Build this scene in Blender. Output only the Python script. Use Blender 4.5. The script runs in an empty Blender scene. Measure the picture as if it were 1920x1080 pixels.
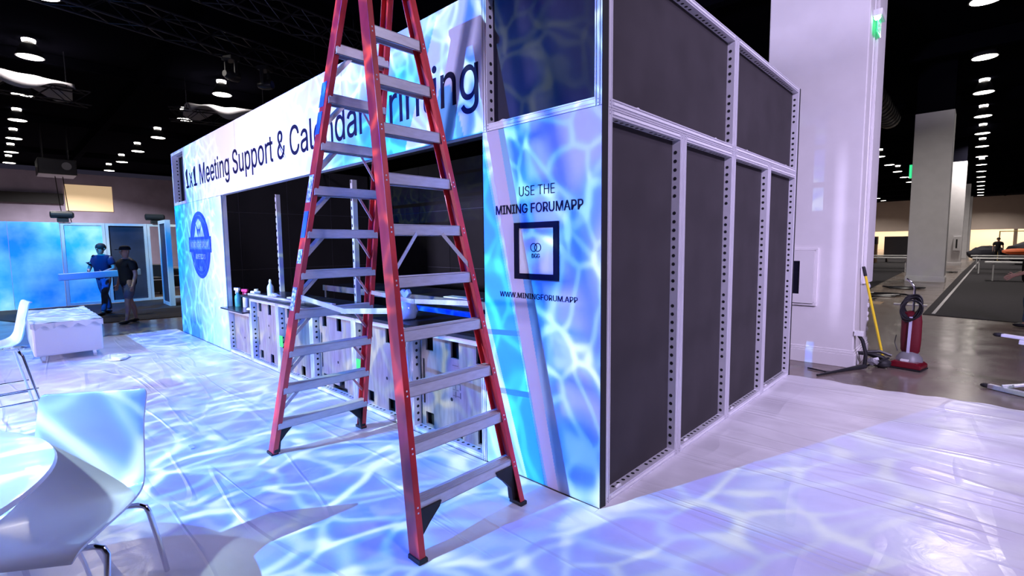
import bpy, bmesh, math, random
from mathutils import Vector, Matrix
random.seed(7)
C = bpy.context.scene.collection
scn = bpy.context.scene
PI = math.pi
sc = scn

# ------------------------------------------------------------------ camera
cd = bpy.data.cameras.new('camera'); cam = bpy.data.objects.new('camera', cd); C.objects.link(cam)
cd.sensor_width = 36.0; cd.lens = 920.6/1920*36.0; cd.clip_end = 400; cd.clip_start = .05
R = [[0.7261, 0.0536, -0.6855], [0.6876, -0.0714, 0.7226], [-0.0102, -0.996, -0.0887]]
m = Matrix(((R[0][0], -R[0][1], -R[0][2], 1.5907), (R[1][0], -R[1][1], -R[1][2], -2.4305), (R[2][0], -R[2][1], -R[2][2], 1.62), (0, 0, 0, 1)))
cam.matrix_world = m
scn.camera = cam

# ------------------------------------------------------------------ world, exposure
scn.view_settings.view_transform = 'Standard'; scn.view_settings.look = 'None'
scn.view_settings.gamma = 1.0; scn.view_settings.use_curve_mapping = False
scn.view_settings.exposure = 0.0
w = bpy.data.worlds.new('hall_dark'); scn.world = w; w.use_nodes = True
w.node_tree.nodes['Background'].inputs[0].default_value = (.35, .32, .55, 1)
w.node_tree.nodes['Background'].inputs[1].default_value = .05

# ------------------------------------------------------------------ lights
def aim(o, tgt):
    o.rotation_euler = (Vector(tgt)-o.location).to_track_quat('-Z', 'Y').to_euler()

def area(name, loc, tgt, power, color, size, size_y=None, spread=None):
    l = bpy.data.lights.new(name, 'AREA'); l.energy = power; l.color = color; l.size = size
    if size_y: l.shape = 'RECTANGLE'; l.size_y = size_y
    if spread: l.spread = math.radians(spread)
    o = bpy.data.objects.new(name, l); C.objects.link(o); o.location = loc; aim(o, tgt)
    return o

def water_projector(name, loc, tgt, power, angle, scale, low, high, width=.13, distort=.35, blend=.25, radius=.015, soft=False, seed=0.0, mid=None):
    """An effects projector: a spot whose gobo throws a web of water caustics."""
    l = bpy.data.lights.new(name, 'SPOT'); l.energy = power; l.spot_size = math.radians(angle)
    l.spot_blend = blend; l.shadow_soft_size = radius
    o = bpy.data.objects.new(name, l); C.objects.link(o); o.location = loc; aim(o, tgt)
    l.use_nodes = True
    nt = l.node_tree; N = nt.nodes; L = nt.links
    em = N['Emission']
    tc = N.new('ShaderNodeTexCoord'); sp = N.new('ShaderNodeSeparateXYZ'); L.new(tc.outputs['Normal'], sp.inputs[0])
    def mth(op, a, b=None):
        n = N.new('ShaderNodeMath'); n.operation = op
        for i, v in enumerate((a, b)):
            if v is None: continue
            if isinstance(v, (int, float)): n.inputs[i].default_value = v
            else: L.new(v, n.inputs[i])
        return n.outputs[0]
    u = mth('DIVIDE', sp.outputs[0], sp.outputs[2]); v = mth('DIVIDE', sp.outputs[1], sp.outputs[2])
    cb = N.new('ShaderNodeCombineXYZ'); L.new(u, cb.inputs[0]); L.new(v, cb.inputs[1]); cb.inputs[2].default_value = seed
    nz = N.new('ShaderNodeTexNoise'); nz.inputs['Scale'].default_value = scale*.55; nz.inputs['Detail'].default_value = 1.0
    L.new(cb.outputs[0], nz.inputs['Vector'])
    ma = N.new('ShaderNodeVectorMath'); ma.operation = 'MULTIPLY_ADD'
    ma.inputs[1].default_value = (distort*4/scale,)*3
    L.new(nz.outputs['Color'], ma.inputs[0]); L.new(cb.outputs[0], ma.inputs[2])
    def web(sc_, wid):
        vo = N.new('ShaderNodeTexVoronoi'); vo.feature = 'DISTANCE_TO_EDGE'; vo.inputs['Scale'].default_value = sc_
        L.new(ma.outputs[0], vo.inputs['Vector'])
        mr = N.new('ShaderNodeMapRange'); mr.interpolation_type = 'SMOOTHERSTEP'
        mr.inputs[1].default_value = 0; mr.inputs[2].default_value = wid; mr.inputs[3].default_value = 1; mr.inputs[4].default_value = 0
        L.new(vo.outputs['Distance'], mr.inputs[0]); return mr.outputs[0]
    n2 = N.new('ShaderNodeTexNoise'); n2.inputs['Scale'].default_value = scale*.35; n2.inputs['Detail'].default_value = 2.0
    L.new(cb.outputs[0], n2.inputs['Vector'])
    mr2 = N.new('ShaderNodeMapRange'); mr2.inputs[1].default_value = .38; mr2.inputs[2].default_value = .66
    L.new(n2.outputs['Fac'], mr2.inputs[0])
    if soft:
        fac = mr2.outputs[0]
    else:
        a = web(scale, width); b = web(scale*.62, width*1.1)
        s = mth('ADD', mth('MULTIPLY', a, .6), mth('MULTIPLY', b, .55))
        fac = mth('ADD', mth('MULTIPLY', s, .8), mth('MULTIPLY', mr2.outputs[0], .30))
    rp = N.new('ShaderNodeValToRGB'); rp.color_ramp.elements[0].color = (*low, 1); rp.color_ramp.elements[1].color = (*high, 1)
    if mid:
        e = rp.color_ramp.elements.new(.45); e.color = (*mid, 1)
    L.new(fac, rp.inputs[0]); L.new(rp.outputs[0], em.inputs['Color'])
    em.inputs['Strength'].default_value = 1.0
    return o

LOW = (.0, .06, 1.0); MID = (.02, .27, 1.0); HIGH = (.62, .93, 1.0)
# projector that stands out in front of the booth: shadows fall towards +Y, fanning out from x = -2.3
water_projector('effects_projector_light', (-2.4, -6.6, 5.2), (-2.9, -.6, .8), 5000, 64, 24, LOW, HIGH, mid=MID, blend=.75)
# second one covers the far end of the booth and the floor before it
water_projector('effects_projector_light', (-9.5, -5.6, 5.2), (-8.8, -.3, 1.3), 3600, 54, 27, LOW, HIGH, mid=MID, blend=.8, seed=3.0)
# third one washes the floor by the tables
water_projector('effects_projector_light', (-4.5, -7.5, 5.2), (-4.2, -2.9, .2), 2600, 60, 33, LOW, HIGH, mid=MID, blend=1.0, seed=7.0)
# out of focus one on the panels at the end
water_projector('effects_projector_light', (-11.0, -3.6, 5.4), (-16.9, -.6, 1.2), 4200, 56, 8.5, (.0, .16, 1.0), (.7, 1.0, 1.0), soft=True, blend=.3, seed=5.0, mid=(.0, .36, 1.0))
# unseen wash lights that fill in the lavender tone
area('wash_light', (-1.0, -5.4, 5.6), (-1.3, -3.25, .74), 12, (.70, .97, 1.0), .3, spread=24)  # cyan-white fill added to brighten the round tabletop
area('wash_light', (6.6, -1.4, 5.6), (.6, 3.8, 1.6), 180, (.74, .62, 1.0), .7, spread=75)
area('wash_light', (-6.5, -9.5, 1.9), (-5.3, 0., 2.9), 300, (.72, .64, 1.0), 1.0, spread=76)  # unseen, set low to lift the header more than the floor
area('wash_light', (-7.4, -5.2, 6.6), (-5.6, -2.0, 0.), 20, (.78, .66, 1.0), .8, spread=48)  # extra fill added for a more lavender floor left of the ladder
area('wash_light', (5.4, 2.0, 7.0), (.5, 2.5, .5), 195, (.80, .70, 1.0), 1.2)

# ------------------------------------------------------------------ helpers
def srgb(r, g, b):
    f = lambda c: c/12.92 if c <= .04045 else ((c+.055)/1.055)**2.4
    return (f(r/255), f(g/255), f(b/255))

def mat(name, col, rough=.5, metal=0.0, spec=.5, noise=0.0, nscale=8.0, bump=0.0, bscale=30.0, stretch=(1, 1, 1), coat=0.0, alpha=1.0, emit=None, estr=0.0, trans=0.0, rnoise=0.0, col2=None, ntw=(.35, .65), ior=1.45):
    mt = bpy.data.materials.new(name); mt.use_nodes = True
    nt = mt.node_tree; N = nt.nodes; L = nt.links; b = N['Principled BSDF']
    b.inputs['Base Color'].default_value = (*col, 1); b.inputs['Roughness'].default_value = rough
    b.inputs['Metallic'].default_value = metal; b.inputs['Specular IOR Level'].default_value = spec
    b.inputs['Coat Weight'].default_value = coat; b.inputs['Alpha'].default_value = alpha
    b.inputs['Transmission Weight'].default_value = trans; b.inputs['IOR'].default_value = ior
    if emit: b.inputs['Emission Color'].default_value = (*emit, 1); b.inputs['Emission Strength'].default_value = estr
    if noise or bump or rnoise or col2:
        g = N.new('ShaderNodeNewGeometry'); mp = N.new('ShaderNodeMapping'); mp.inputs['Scale'].default_value = stretch
        tc = N.new('ShaderNodeTexCoord'); L.new(tc.outputs['Object'], mp.inputs[0])
    if noise or col2 or rnoise:
        t = N.new('ShaderNodeTexNoise'); t.inputs['Scale'].default_value = nscale; t.inputs['Detail'].default_value = 6
        L.new(mp.outputs[0], t.inputs['Vector'])
        mr = N.new('ShaderNodeMapRange'); mr.inputs[1].default_value = ntw[0]; mr.inputs[2].default_value = ntw[1]
        L.new(t.outputs['Fac'], mr.inputs[0])
        mx = N.new('ShaderNodeMix'); mx.data_type = 'RGBA'
        c2 = col2 if col2 else tuple(c*(1-noise) for c in col)
        mx.inputs[6].default_value = (*col, 1); mx.inputs[7].default_value = (*c2, 1)
        L.new(mr.outputs[0], mx.inputs[0]); L.new(mx.outputs[2], b.inputs['Base Color'])
        if rnoise:
            m2 = N.new('ShaderNodeMapRange'); m2.inputs[3].default_value = rough; m2.inputs[4].default_value = rough+rnoise
            L.new(mr.outputs[0], m2.inputs[0]); L.new(m2.outputs[0], b.inputs['Roughness'])
    if bump:
        t2 = N.new('ShaderNodeTexNoise'); t2.inputs['Scale'].default_value = bscale; t2.inputs['Detail'].default_value = 4
        L.new(mp.outputs[0], t2.inputs['Vector'])
        bp = N.new('ShaderNodeBump'); bp.inputs['Strength'].default_value = bump; bp.inputs['Distance'].default_value = .01
        L.new(t2.outputs['Fac'], bp.inputs['Height']); L.new(bp.outputs[0], b.inputs['Normal'])
    return mt

class MB:
    def __init__(s): s.v = []; s.f = []; s.mi = []; s.cur = 0; s.M = None
    def add(s, vs, fs):
        o = len(s.v)
        s.v += [tuple(s.M @ Vector(p)) if s.M else tuple(p) for p in vs]
        s.f += [tuple(o+i for i in f) for f in fs]; s.mi += [s.cur]*len(fs)
    def box(s, a, b):
        x0, y0, z0 = [min(a[i], b[i]) for i in range(3)]; x1, y1, z1 = [max(a[i], b[i]) for i in range(3)]
        s.add([(x0, y0, z0), (x1, y0, z0), (x1, y1, z0), (x0, y1, z0), (x0, y0, z1), (x1, y0, z1), (x1, y1, z1), (x0, y1, z1)],
              [(0, 3, 2, 1), (4, 5, 6, 7), (0, 1, 5, 4), (1, 2, 6, 5), (2, 3, 7, 6), (3, 0, 4, 7)])
        return s
    def bar(s, p, q, w, h, up=(0, 0, 1)):
        p = Vector(p); q = Vector(q); d = (q-p).normalized(); u = Vector(up)
        sd = d.cross(u)
        if sd.length < 1e-4: sd = d.cross(Vector((1, 0, 0)))
        sd.normalize(); u = sd.cross(d).normalized()
        vs = []
        for c in (p, q):
            for a, b in ((-1, -1), (1, -1), (1, 1), (-1, 1)): vs.append(c+sd*a*w/2+u*b*h/2)
        s.add(vs, [(0, 1, 2, 3), (7, 6, 5, 4), (0, 4, 5, 1), (1, 5, 6, 2), (2, 6, 7, 3), (3, 7, 4, 0)])
        return s
    def tube(s, pts, r, n=10, caps=True, closed=False):
        pts = [Vector(p) for p in pts]; m_ = len(pts); rings = []
        rr = r if isinstance(r, (list, tuple)) else [r]*m_
        ref = None
        for i, p in enumerate(pts):
            if closed: d = (pts[(i+1) % m_]-pts[i-1])
            else: d = (pts[min(i+1, m_-1)]-pts[max(i-1, 0)])
            d.normalize()
            if ref is None:
                ref = d.orthogonal().normalized()
            ref = (ref-d*ref.dot(d))
            if ref.length < 1e-5: ref = d.orthogonal()
            ref.normalize(); b = d.cross(ref)
            rings.append([p+(ref*math.cos(2*PI*k/n)+b*math.sin(2*PI*k/n))*rr[i] for k in range(n)])
        vs = [v for rg in rings for v in rg]; fs = []
        for i in range(m_ if closed else m_-1):
            j = (i+1) % m_
            for k in range(n): fs.append((i*n+k, i*n+(k+1) % n, j*n+(k+1) % n, j*n+k))
        if caps and not closed: fs += [tuple(range(n-1, -1, -1)), tuple((m_-1)*n+k for k in range(n))]
        s.add(vs, fs); return s
    def lathe(s, prof, c=(0, 0, 0), n=24, axis='Z'):
        vs = []; fs = []
        for r, z in prof:
            for k in range(n):
                a = 2*PI*k/n; x, y = r*math.cos(a), r*math.sin(a)
                p = (x, y, z) if axis == 'Z' else ((z, x, y) if axis == 'X' else (x, z, y))
                vs.append((p[0]+c[0], p[1]+c[1], p[2]+c[2]))
        for i in range(len(prof)-1):
            for k in range(n): fs.append((i*n+k, i*n+(k+1) % n, (i+1)*n+(k+1) % n, (i+1)*n+k))
        fs += [tuple(range(n-1, -1, -1)), tuple((len(prof)-1)*n+k for k in range(n))]
        s.add(vs, fs); return s
    def prism(s, poly, a, b, plane='XZ'):
        n = len(poly)
        def P(u, v, t): return {'XZ': (u, t, v), 'YZ': (t, u, v), 'XY': (u, v, t)}[plane]
        vs = [P(u, v, a) for u, v in poly]+[P(u, v, b) for u, v in poly]
        fs = [tuple(range(n)), tuple(range(2*n-1, n-1, -1))]+[(i, i+n, (i+1) % n+n, (i+1) % n) for i in range(n)]
        s.add(vs, fs); return s
    def disc(s, c, r, normal, n=8):
        nr = Vector(normal).normalized(); a = nr.orthogonal().normalized(); b = nr.cross(a); c = Vector(c)
        s.add([c+(a*math.cos(2*PI*k/n)+b*math.sin(2*PI*k/n))*r for k in range(n)], [tuple(range(n))]); return s
    def blob(s, c, r, n=12, sq=(1, 1, 1), jit=0):
        prof = []; vs = []; fs = []; m_ = n//2+1
        for i in range(m_+1):
            t = PI*i/m_
            for k in range(n):
                a = 2*PI*k/n; j = 1+random.uniform(-jit, jit)
                vs.append((c[0]+r*sq[0]*math.sin(t)*math.cos(a)*j, c[1]+r*sq[1]*math.sin(t)*math.sin(a)*j, c[2]+r*sq[2]*math.cos(t)*j))
        for i in range(m_):
            for k in range(n): fs.append((i*n+k, (i+1)*n+k, (i+1)*n+(k+1) % n, i*n+(k+1) % n))
        s.add(vs, fs); return s
    def build(s, name, mats, parent=None, smooth=False, bevel=0, loc=None, fix=True, angle=40):
        me = bpy.data.meshes.new(name); me.from_pydata(s.v, [], s.f); me.update()
        if not isinstance(mats, (list, tuple)): mats = [mats]
        for mm in mats: me.materials.append(mm)
        me.polygons.foreach_set('material_index', s.mi)
        if fix:
            bm = bmesh.new(); bm.from_mesh(me); bmesh.ops.recalc_face_normals(bm, faces=bm.faces); bm.to_mesh(me); bm.free()
        o = bpy.data.objects.new(name, me); C.objects.link(o)
        if smooth:
            me.polygons.foreach_set('use_smooth', [True]*len(me.polygons))
            try: me.set_sharp_from_angle(angle=math.radians(angle))
            except Exception: pass
        if bevel:
            b = o.modifiers.new('bevel', 'BEVEL'); b.width = bevel; b.segments = 2; b.limit_method = 'ANGLE'
        if parent: o.parent = parent
        if loc: o.location = loc
        return o

def tag(o, label=None, cat=None, group=None, kind=None):
    if label: o['label'] = label
    if cat: o['category'] = cat
    if group: o['group'] = group
    if kind: o['kind'] = kind
    return o
def thing(name, label, cat, loc=(0, 0, 0), rz=0, group=None):
    o = bpy.data.objects.new(name, None); C.objects.link(o); o.location = loc; o.rotation_euler = (0, 0, rz)
    o.empty_display_size = .1
    return tag(o, label, cat, group)
def struct(o): o['kind'] = 'structure'; return o
def dup(root, loc, rz=None, label=None, group=None):
    r = root.copy(); C.objects.link(r); r.location = loc
    if rz is not None: r.rotation_euler = (0, 0, rz)
    if label: r['label'] = label
    if group: r['group'] = group
    for ch in list(root.children):
        c = ch.copy(); C.objects.link(c); c.parent = r
        for g in ch.children:
            d = g.copy(); C.objects.link(d); d.parent = c
    return r
try: FONT = bpy.data.fonts.load(bpy.utils.system_resource('DATAFILES', path='fonts')+'/Inter.woff2')   # Blender's own interface font
except Exception: FONT = None
def text_mesh(name, body, width, height, mt, parent=None, bold=0.0, depth=.0015, loc=(0, 0, 0), rot=(PI/2, 0, 0), spacing=1.0, ref='H'):
    """Lettering as real thin geometry; width is the whole line, height the capital height."""
    def mk(t, e=depth):
        cu = bpy.data.curves.new(name, 'FONT')
        if FONT: cu.font = FONT
        cu.body = t; cu.body = t; cu.size = 1; cu.offset = bold; cu.extrude = e; cu.space_character = spacing; cu.resolution_u = 3
        ob = bpy.data.objects.new(name, cu); C.objects.link(ob)
        bpy.context.view_layer.update()
        me = bpy.data.meshes.new_from_object(ob.evaluated_get(bpy.context.evaluated_depsgraph_get()))
        C.objects.unlink(ob); bpy.data.objects.remove(ob); return me
    me = mk(body); rf = mk(ref)
    xs = [v.co.x for v in me.vertices]; ys = [v.co.y for v in rf.vertices]
    x0, x1 = min(xs), max(xs); capz = max(ys)-min(ys)
    sx = width/(x1-x0); sy = height/capz
    for v in me.vertices: v.co = Vector(((v.co.x-x0)*sx, v.co.y*sy, v.co.z))
    me.name = name; me.materials.clear(); me.materials.append(mt)
    o = bpy.data.objects.new(name, me); C.objects.link(o); o.location = loc; o.rotation_euler = rot
    if parent: o.parent = parent
    return o

# ------------------------------------------------------------------ materials
ALU = mat('brushed_aluminium', (.74, .73, .80), .42, .35, bump=.03, bscale=200)
ALU2 = mat('white_insert_strip', (.85, .85, .88), .4, .1)
HOLE = mat('punched_hole_black', (.01, .01, .012), .9)
BLACK = mat('matt_black', (.012, .012, .014), .7)
BLACKP = mat('black_plastic', (.02, .02, .024), .35)
INFILL = mat('charcoal_fabric', (.042, .036, .042), .9, bump=.3, bscale=500, noise=.25, nscale=3)
INFILLF = mat('dark_navy_fabric', (.03, .03, .06), .8, bump=.3, bscale=500, noise=.3, nscale=3)
DARKW = mat('black_booth_panel', (.012, .012, .015), .55, noise=.3, nscale=2)
WHITE = mat('white_print_fabric', (.86, .86, .92), .6)
NAVY = mat('navy_ink', (.004, .004, .035), .6, spec=.15)
PLY = mat('pale_plywood', srgb(150, 136, 128), .7, col2=srgb(128, 112, 102), nscale=6, stretch=(6, 1, .7), ntw=(.4, .7))
REDF = mat('red_fibreglass', (.70, .04, .05), .38, noise=.35, nscale=9, stretch=(1, 1, .4), coat=.25)
STEP = mat('step_aluminium', (.64, .63, .67), .40, .35, noise=.12, nscale=25, stretch=(3, .6, 3))
RIVET = mat('rivet_steel', (.8, .8, .82), .3, .8)
RUBBER = mat('black_rubber', (.015, .015, .018), .6)
CHROME = mat('chrome_tube', (.75, .75, .8), .12, 1.0)
SHELL = mat('white_chair_shell', (.78, .79, .86), .22, coat=.5)
TTOP = mat('white_tabletop', (.9, .9, .93), .3, coat=.3)
COLW = mat('off_white_painted_column', (.74, .72, .74), .7, noise=.06, nscale=3)
COUNTER = mat('charcoal_countertop', (.03, .03, .035), .25, noise=.3, nscale=4)
CARPET = mat('charcoal_carpet', (.024, .021, .027), .95, bump=.5, bscale=120, noise=.35, nscale=14)
SKIN = mat('skin', (.55, .32, .24), .5)
GREENT = mat('fluorescent_green_tape', (.05, .75, .08), .5)
BLUET = mat('blue_tape', (.02, .16, .80), .45, noise=.2, nscale=10)
WHP = mat('white_plastic', (.82, .82, .85), .35)
REDP = mat('red_vacuum_fabric', (.13, .004, .014), .6, bump=.2, bscale=80)
YEL = mat('yellow_handle_paint', (.85, .62, .03), .35)
GREY = mat('grey_plastic', (.2, .2, .22), .4)
WOODW = mat('white_laminate', (.75, .74, .74), .4)
TAN = mat('brown_cardboard', (.35, .2, .1), .8)
LAMP = mat('lamp_diffuser', (.9, .9, .9), .5, emit=(1.0, .93, .85), estr=9)
LAMPH = mat('lamp_housing', (.05, .05, .055), .5, .3)
TRUSS = mat('dark_truss_metal', (.045, .045, .055), .4, .6)
DRAPE = mat('grey_dust_sheet', (.38, .36, .39), .7, bump=.4, bscale=12)
# ================================================================== SETTING
CEIL = 8.3
def concrete_mat():
    return mat('polished_concrete', srgb(132, 118, 110), .13, spec=.6, col2=srgb(98, 86, 80), nscale=1.3, rnoise=.14, bump=.02, bscale=6)
CONC = concrete_mat()
b = MB(); b.box((-54, -14, -.2), (30, 108, 0)); struct(b.build('floor', CONC))
CEILM = mat('black_ceiling_paint', (.004, .004, .007), 1.0, spec=0.0)
b = MB(); b.box((-54, -14, CEIL), (30, 108, CEIL+.2))
# exposed structure: beams and a spiral duct, part of the ceiling
for y in range(2, 100, 9): b.box((-50, y-.15, CEIL-.55), (29, y+.15, CEIL-.02))
for x in (-44, -33, -22, -11, 4, 15): b.box((x-.12, -12, CEIL-.35), (x+.12, 100, CEIL-.02))
struct(b.build('ceiling', CEILM))
DUCT = mat('dull_black_duct', (.02, .02, .022), .5, .4)
b = MB()
for i in range(26):
    x = -1.7; y = 12+i*.55; b.lathe([(.42, 0), (.45, .02), (.45, .05), (.42, .07), (.42, .55)], (x, y, CEIL-1.15), 18, 'Y')
tag(b.build('air_duct', DUCT, smooth=True), 'dark corrugated round air duct hung under the ceiling beside the right lamp row', 'duct')
WALLG = mat('grey_hall_wall', srgb(150, 142, 172), .85, nscale=.6, col2=srgb(132, 124, 150))
WALLD = mat('dark_wall_recess', (.02, .02, .025), .9)
b = MB(); b.box((-52.4, -14, 0), (-52, 13.2, 7.7)); b.box((-52.4, 12, 0), (-51.6, 12.2, 8.0)); struct(b.build('wall_left', WALLG))
b = MB(); b.box((-52, -7, 5.2), (-51.7, 1.8, 6.0)); struct(b.build('trim_1', WALLD))
# lit opening high in that wall
b = MB(); b.box((-51.98, 1.9, 4.7), (-51.9, 4.9, 6.8)); struct(b.build('window_1', mat('lit_booth_window', (.9, .7, .45), .5, emit=(1.0, .72, .42), estr=.42)))
# far end wall with a warm lit lobby beneath it
b = MB(); b.box((-40, 100, 3.1), (30, 100.5, 8.0)); struct(b.build('wall_back', mat('taupe_end_wall', srgb(190, 176, 166), .85, noise=.1, nscale=.4)))
b = MB(); b.box((-40, 106, 0), (30, 106.3, 4.2)); struct(b.build('wall_lobby', mat('cream_lobby_wall', (.85, .72, .58), .8)))
b = MB()
for x in (-34, -24, -14.2, -4.4, 5.4, 15): b.box((x-.2, 100.0, 0), (x+.2, 100.4, 3.1))
struct(b.build('trim_2', mat('taupe_trim', srgb(140, 120, 105), .8)))
area('lobby_light', (-10, 103, 3.9), (-10, 103.5, 0), 2300, (1.0, .80, .58), 34, 3)
area('lobby_light', (12, 103, 3.9), (12, 103.5, 0), 1100, (1.0, .80, .58), 18, 3)

# ------------------------------------------------------------------ high-bay lamps
def make_lamp():
    t = thing('ceiling_lamp', 'x', 'ceiling lamp', (0, 0, 0))
    h = MB(); h.lathe([(.02, .66), (.15, .65), (.16, .60), (.12, .60), (.12, .44), (.17, .42), (.22, .36), (.34, .06), (.36, 0), (.33, 0), (.2, .05)], n=20)
    h.build('housing', LAMPH, t, smooth=True)
    d = MB(); d.lathe([(.325, -.005), (.325, .01)], n=24); d.build('diffuser', LAMP, t)
    g = MB(); g.lathe([(.165, .46), (.175, .53), (.165, .595)], n=16); g.build('glow_ring', LAMP, t)
    r = MB(); r.tube([(0, 0, .6), (0, 0, 1.2)], .012, 6); r.build('hanging_rod', TRUSS, t)
    return t
lamp0 = make_lamp()
ordn = ['nearest', 'second', 'third', 'fourth', 'fifth', 'sixth', 'seventh', 'eighth', 'ninth', 'tenth', 'eleventh', 'twelfth', 'thirteenth', 'fourteenth', 'fifteenth', 'sixteenth']
rows = [('in the straight row at the far right', [(1.4, 15.6+5.5*k) for k in range(15)], 'lamps in the far right row'),
        ('in the short row just right of the big column', [(-4.05, 42.9+5.5*k) for k in range(5)], 'lamps beyond the big column'),
        ('in the low far row behind the big column', [(-9.5, 75+6*k) for k in range(4)], 'low far lamps'),
        ('in the leftmost row of the hall ceiling', [(-15.2-5.6*k, -1.15) for k in range(7)], 'lamps in the left row'),
        ('in the slanting row left of the long sign', [(-20.9-5.56*k, 4.4) for k in range(6)], 'lamps left of the sign')]
first = True
for lab, pts, grp in rows:
    for k, (x, y) in enumerate(pts):
        lb = ordn[k]+' round lamp '+lab
        if first:
            lamp0.location = (x, y, 7.75); lamp0['label'] = lb; lamp0['group'] = grp; first = False
        else: dup(lamp0, (x, y, 7.75), label=lb, group=grp)
# soft light per stretch of lamp row; stronger ones added to lighten the end walls
for x, y, e in ((1.4, 16, 330), (1.4, 27, 330), (1.4, 38, 330), (1.4, 49, 330), (1.4, 65, 400), (1.4, 85, 400), (-4, 46, 330), (-9, 60, 400), (-9, 82, 600), (1.4, 93, 900), (-12, 92, 900), (-15, -1, 160), (-20.9, -1.1, 110), (-26, -1, 250), (-37, 0, 500), (-46, 2, 2000), (-20.9, 4.4, 90), (-26, 4.4, 250)):
    area('lamp_light', (x, y, 7.6), (x, y, 0), e, (1.0, .92, .86), .65, spread=150)

# ------------------------------------------------------------------ carpets, plastic film
def sheet(name, poly, z, mt):
    b = MB(); b.prism(poly, .001, z, 'XY'); return b.build(name, mt)
tag(sheet('carpet', [(.78, 11.45), (12, 9.0), (12, 96), (2.4, 96), (1.05, 30)], .012, CARPET), 'long charcoal carpet aisle running away at the right', 'carpet')
tag(sheet('carpet', [(-14, 16.5), (-.95, 16.6), (-1.05, 20.5), (-1.5, 60), (-14, 60)], .012, CARPET), 'charcoal carpet seen between the two nearest white columns', 'carpet')
tag(sheet('carpet', [(-16.85, -3.2), (-12.2, -1.6), (-11.6, 3.4), (-16.85, 3.4)], .012, CARPET), 'charcoal carpet strip at the foot of the blue lit end panels', 'carpet')
b = MB(); b.bar((.95, 11.6, .016), (1.9, 60, .016), .06, .004); tag(b.build('floor_tape', mat('pale_tape', (.4, .38, .4), .6)), 'pale tape line along the left edge of the carpet aisle', 'tape')

def film_mat():
    mt = bpy.data.materials.new('clear_plastic_over_white'); mt.use_nodes = True
    nt = mt.node_tree; N = nt.nodes; L = nt.links; b = N['Principled BSDF']
    tc = N.new('ShaderNodeTexCoord')
    def noise(scale, st, rot, det=4, dist=0):
        mp = N.new('ShaderNodeMapping'); mp.inputs['Scale'].default_value = st; mp.inputs['Rotation'].default_value = (0, 0, rot)
        L.new(tc.outputs['Object'], mp.inputs[0])
        t = N.new('ShaderNodeTexNoise'); t.inputs['Scale'].default_value = scale; t.inputs['Detail'].default_value = det; t.inputs['Distortion'].default_value = dist
        L.new(mp.outputs[0], t.inputs['Vector']); return t.outputs['Fac']
    def rng(v, a, c, lo=0., hi=1.):
        r = N.new('ShaderNodeMapRange'); r.inputs[1].default_value = a; r.inputs[2].default_value = c; r.inputs[3].default_value = lo; r.inputs[4].default_value = hi
        L.new(v, r.inputs[0]); return r.outputs[0]
    def add(a, c, op='ADD', k=None):
        n = N.new('ShaderNodeMath'); n.operation = op; L.new(a, n.inputs[0])
        if k is not None: n.inputs[1].default_value = k
        elif c is not None: L.new(c, n.inputs[1])
        return n.outputs[0]
    folds = noise(.55, (.5, 4.2, 1), -.18, 2, .9)      # long pulls in the sheet
    cr = noise(7, (1, 1, 1), .4, 6, 1.2)                # crumples
    def ridge(v):                                       # sharp crease: 1-|2v-1|
        a = add(v, None, 'SUBTRACT', .5); a = add(a, None, 'ABSOLUTE'); return rng(a, 0, .035, 1, 0)
    h = add(ridge(folds), add(cr, None, 'MULTIPLY', .5))
    h2 = add(ridge(noise(.5, (2.4, .7, 1), .5, 2, .8)), None, 'MULTIPLY', .5)
    h = add(h, h2)
    bp = N.new('ShaderNodeBump'); bp.inputs['Strength'].default_value = .35; bp.inputs['Distance'].default_value = .012
    L.new(h, bp.inputs['Height'])
    mx = N.new('ShaderNodeMix'); mx.data_type = 'RGBA'; mx.inputs[6].default_value = (.80, .79, .84, 1); mx.inputs[7].default_value = (.60, .58, .63, 1)
    L.new(rng(noise(.9, (1, 1.6, 1), .2, 5, .5), .38, .66), mx.inputs[0]); L.new(mx.outputs[2], b.inputs['Base Color'])
    b.inputs['Roughness'].default_value = .5; b.inputs['Coat Weight'].default_value = .45; b.inputs['Coat Roughness'].default_value = .2
    L.new(bp.outputs[0], b.inputs['Normal']); L.new(bp.outputs[0], b.inputs['Coat Normal'])
    return mt
FILM = film_mat()
# an irregular outline for the sheet, with low folds as real relief
def film(name, x0, x1, y0, y1, step, edge, label):
    nx = int((x1-x0)/step); ny = int((y1-y0)/step); vs = []; fs = []
    from mathutils import noise as nz
    for j in range(ny+1):
        for i in range(nx+1):
            x = x0+(x1-x0)*i/nx; y = y0+(y1-y0)*j/ny
            ex, ey = edge(i/nx, j/ny, x, y)
            v = nz.noise(Vector((x*.4+y*.12, y*1.9-x*.35, 0)))
            z = .004+.007*max(0, 1-abs(v)*9)**2+.003*nz.noise(Vector((x*3, y*3, 2)))
            z += .004
            vs.append((ex, ey, max(.003, z)))
    for j in range(ny):
        for i in range(nx): a = j*(nx+1)+i; fs.append((a, a+1, a+nx+2, a+nx+1))
    b = MB(); b.add(vs, fs); o = b.build(name, FILM, smooth=True, fix=False, angle=180); tag(o, label, 'plastic sheet'); return o
def edgeA(u, v, x, y):
    if v > .999: y += .0
    if u < .001: x += .10*math.sin(y*5)+.05*math.sin(y*17)
    if u < .001: x = -9.9+(y+.1)*-.2 + .05*math.sin(y*13)
    return x, y
film('plastic_floor_sheet', -10.0, .0, -6.0, -.01, .055, edgeA, 'clear plastic sheeting over the floor in front of the counter')
def edgeB(u, v, x, y):
    if v > .999: y = 4.10+.03*x+.03*math.sin(x*5)+.02*math.sin(x*19)
    return x, y
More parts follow.
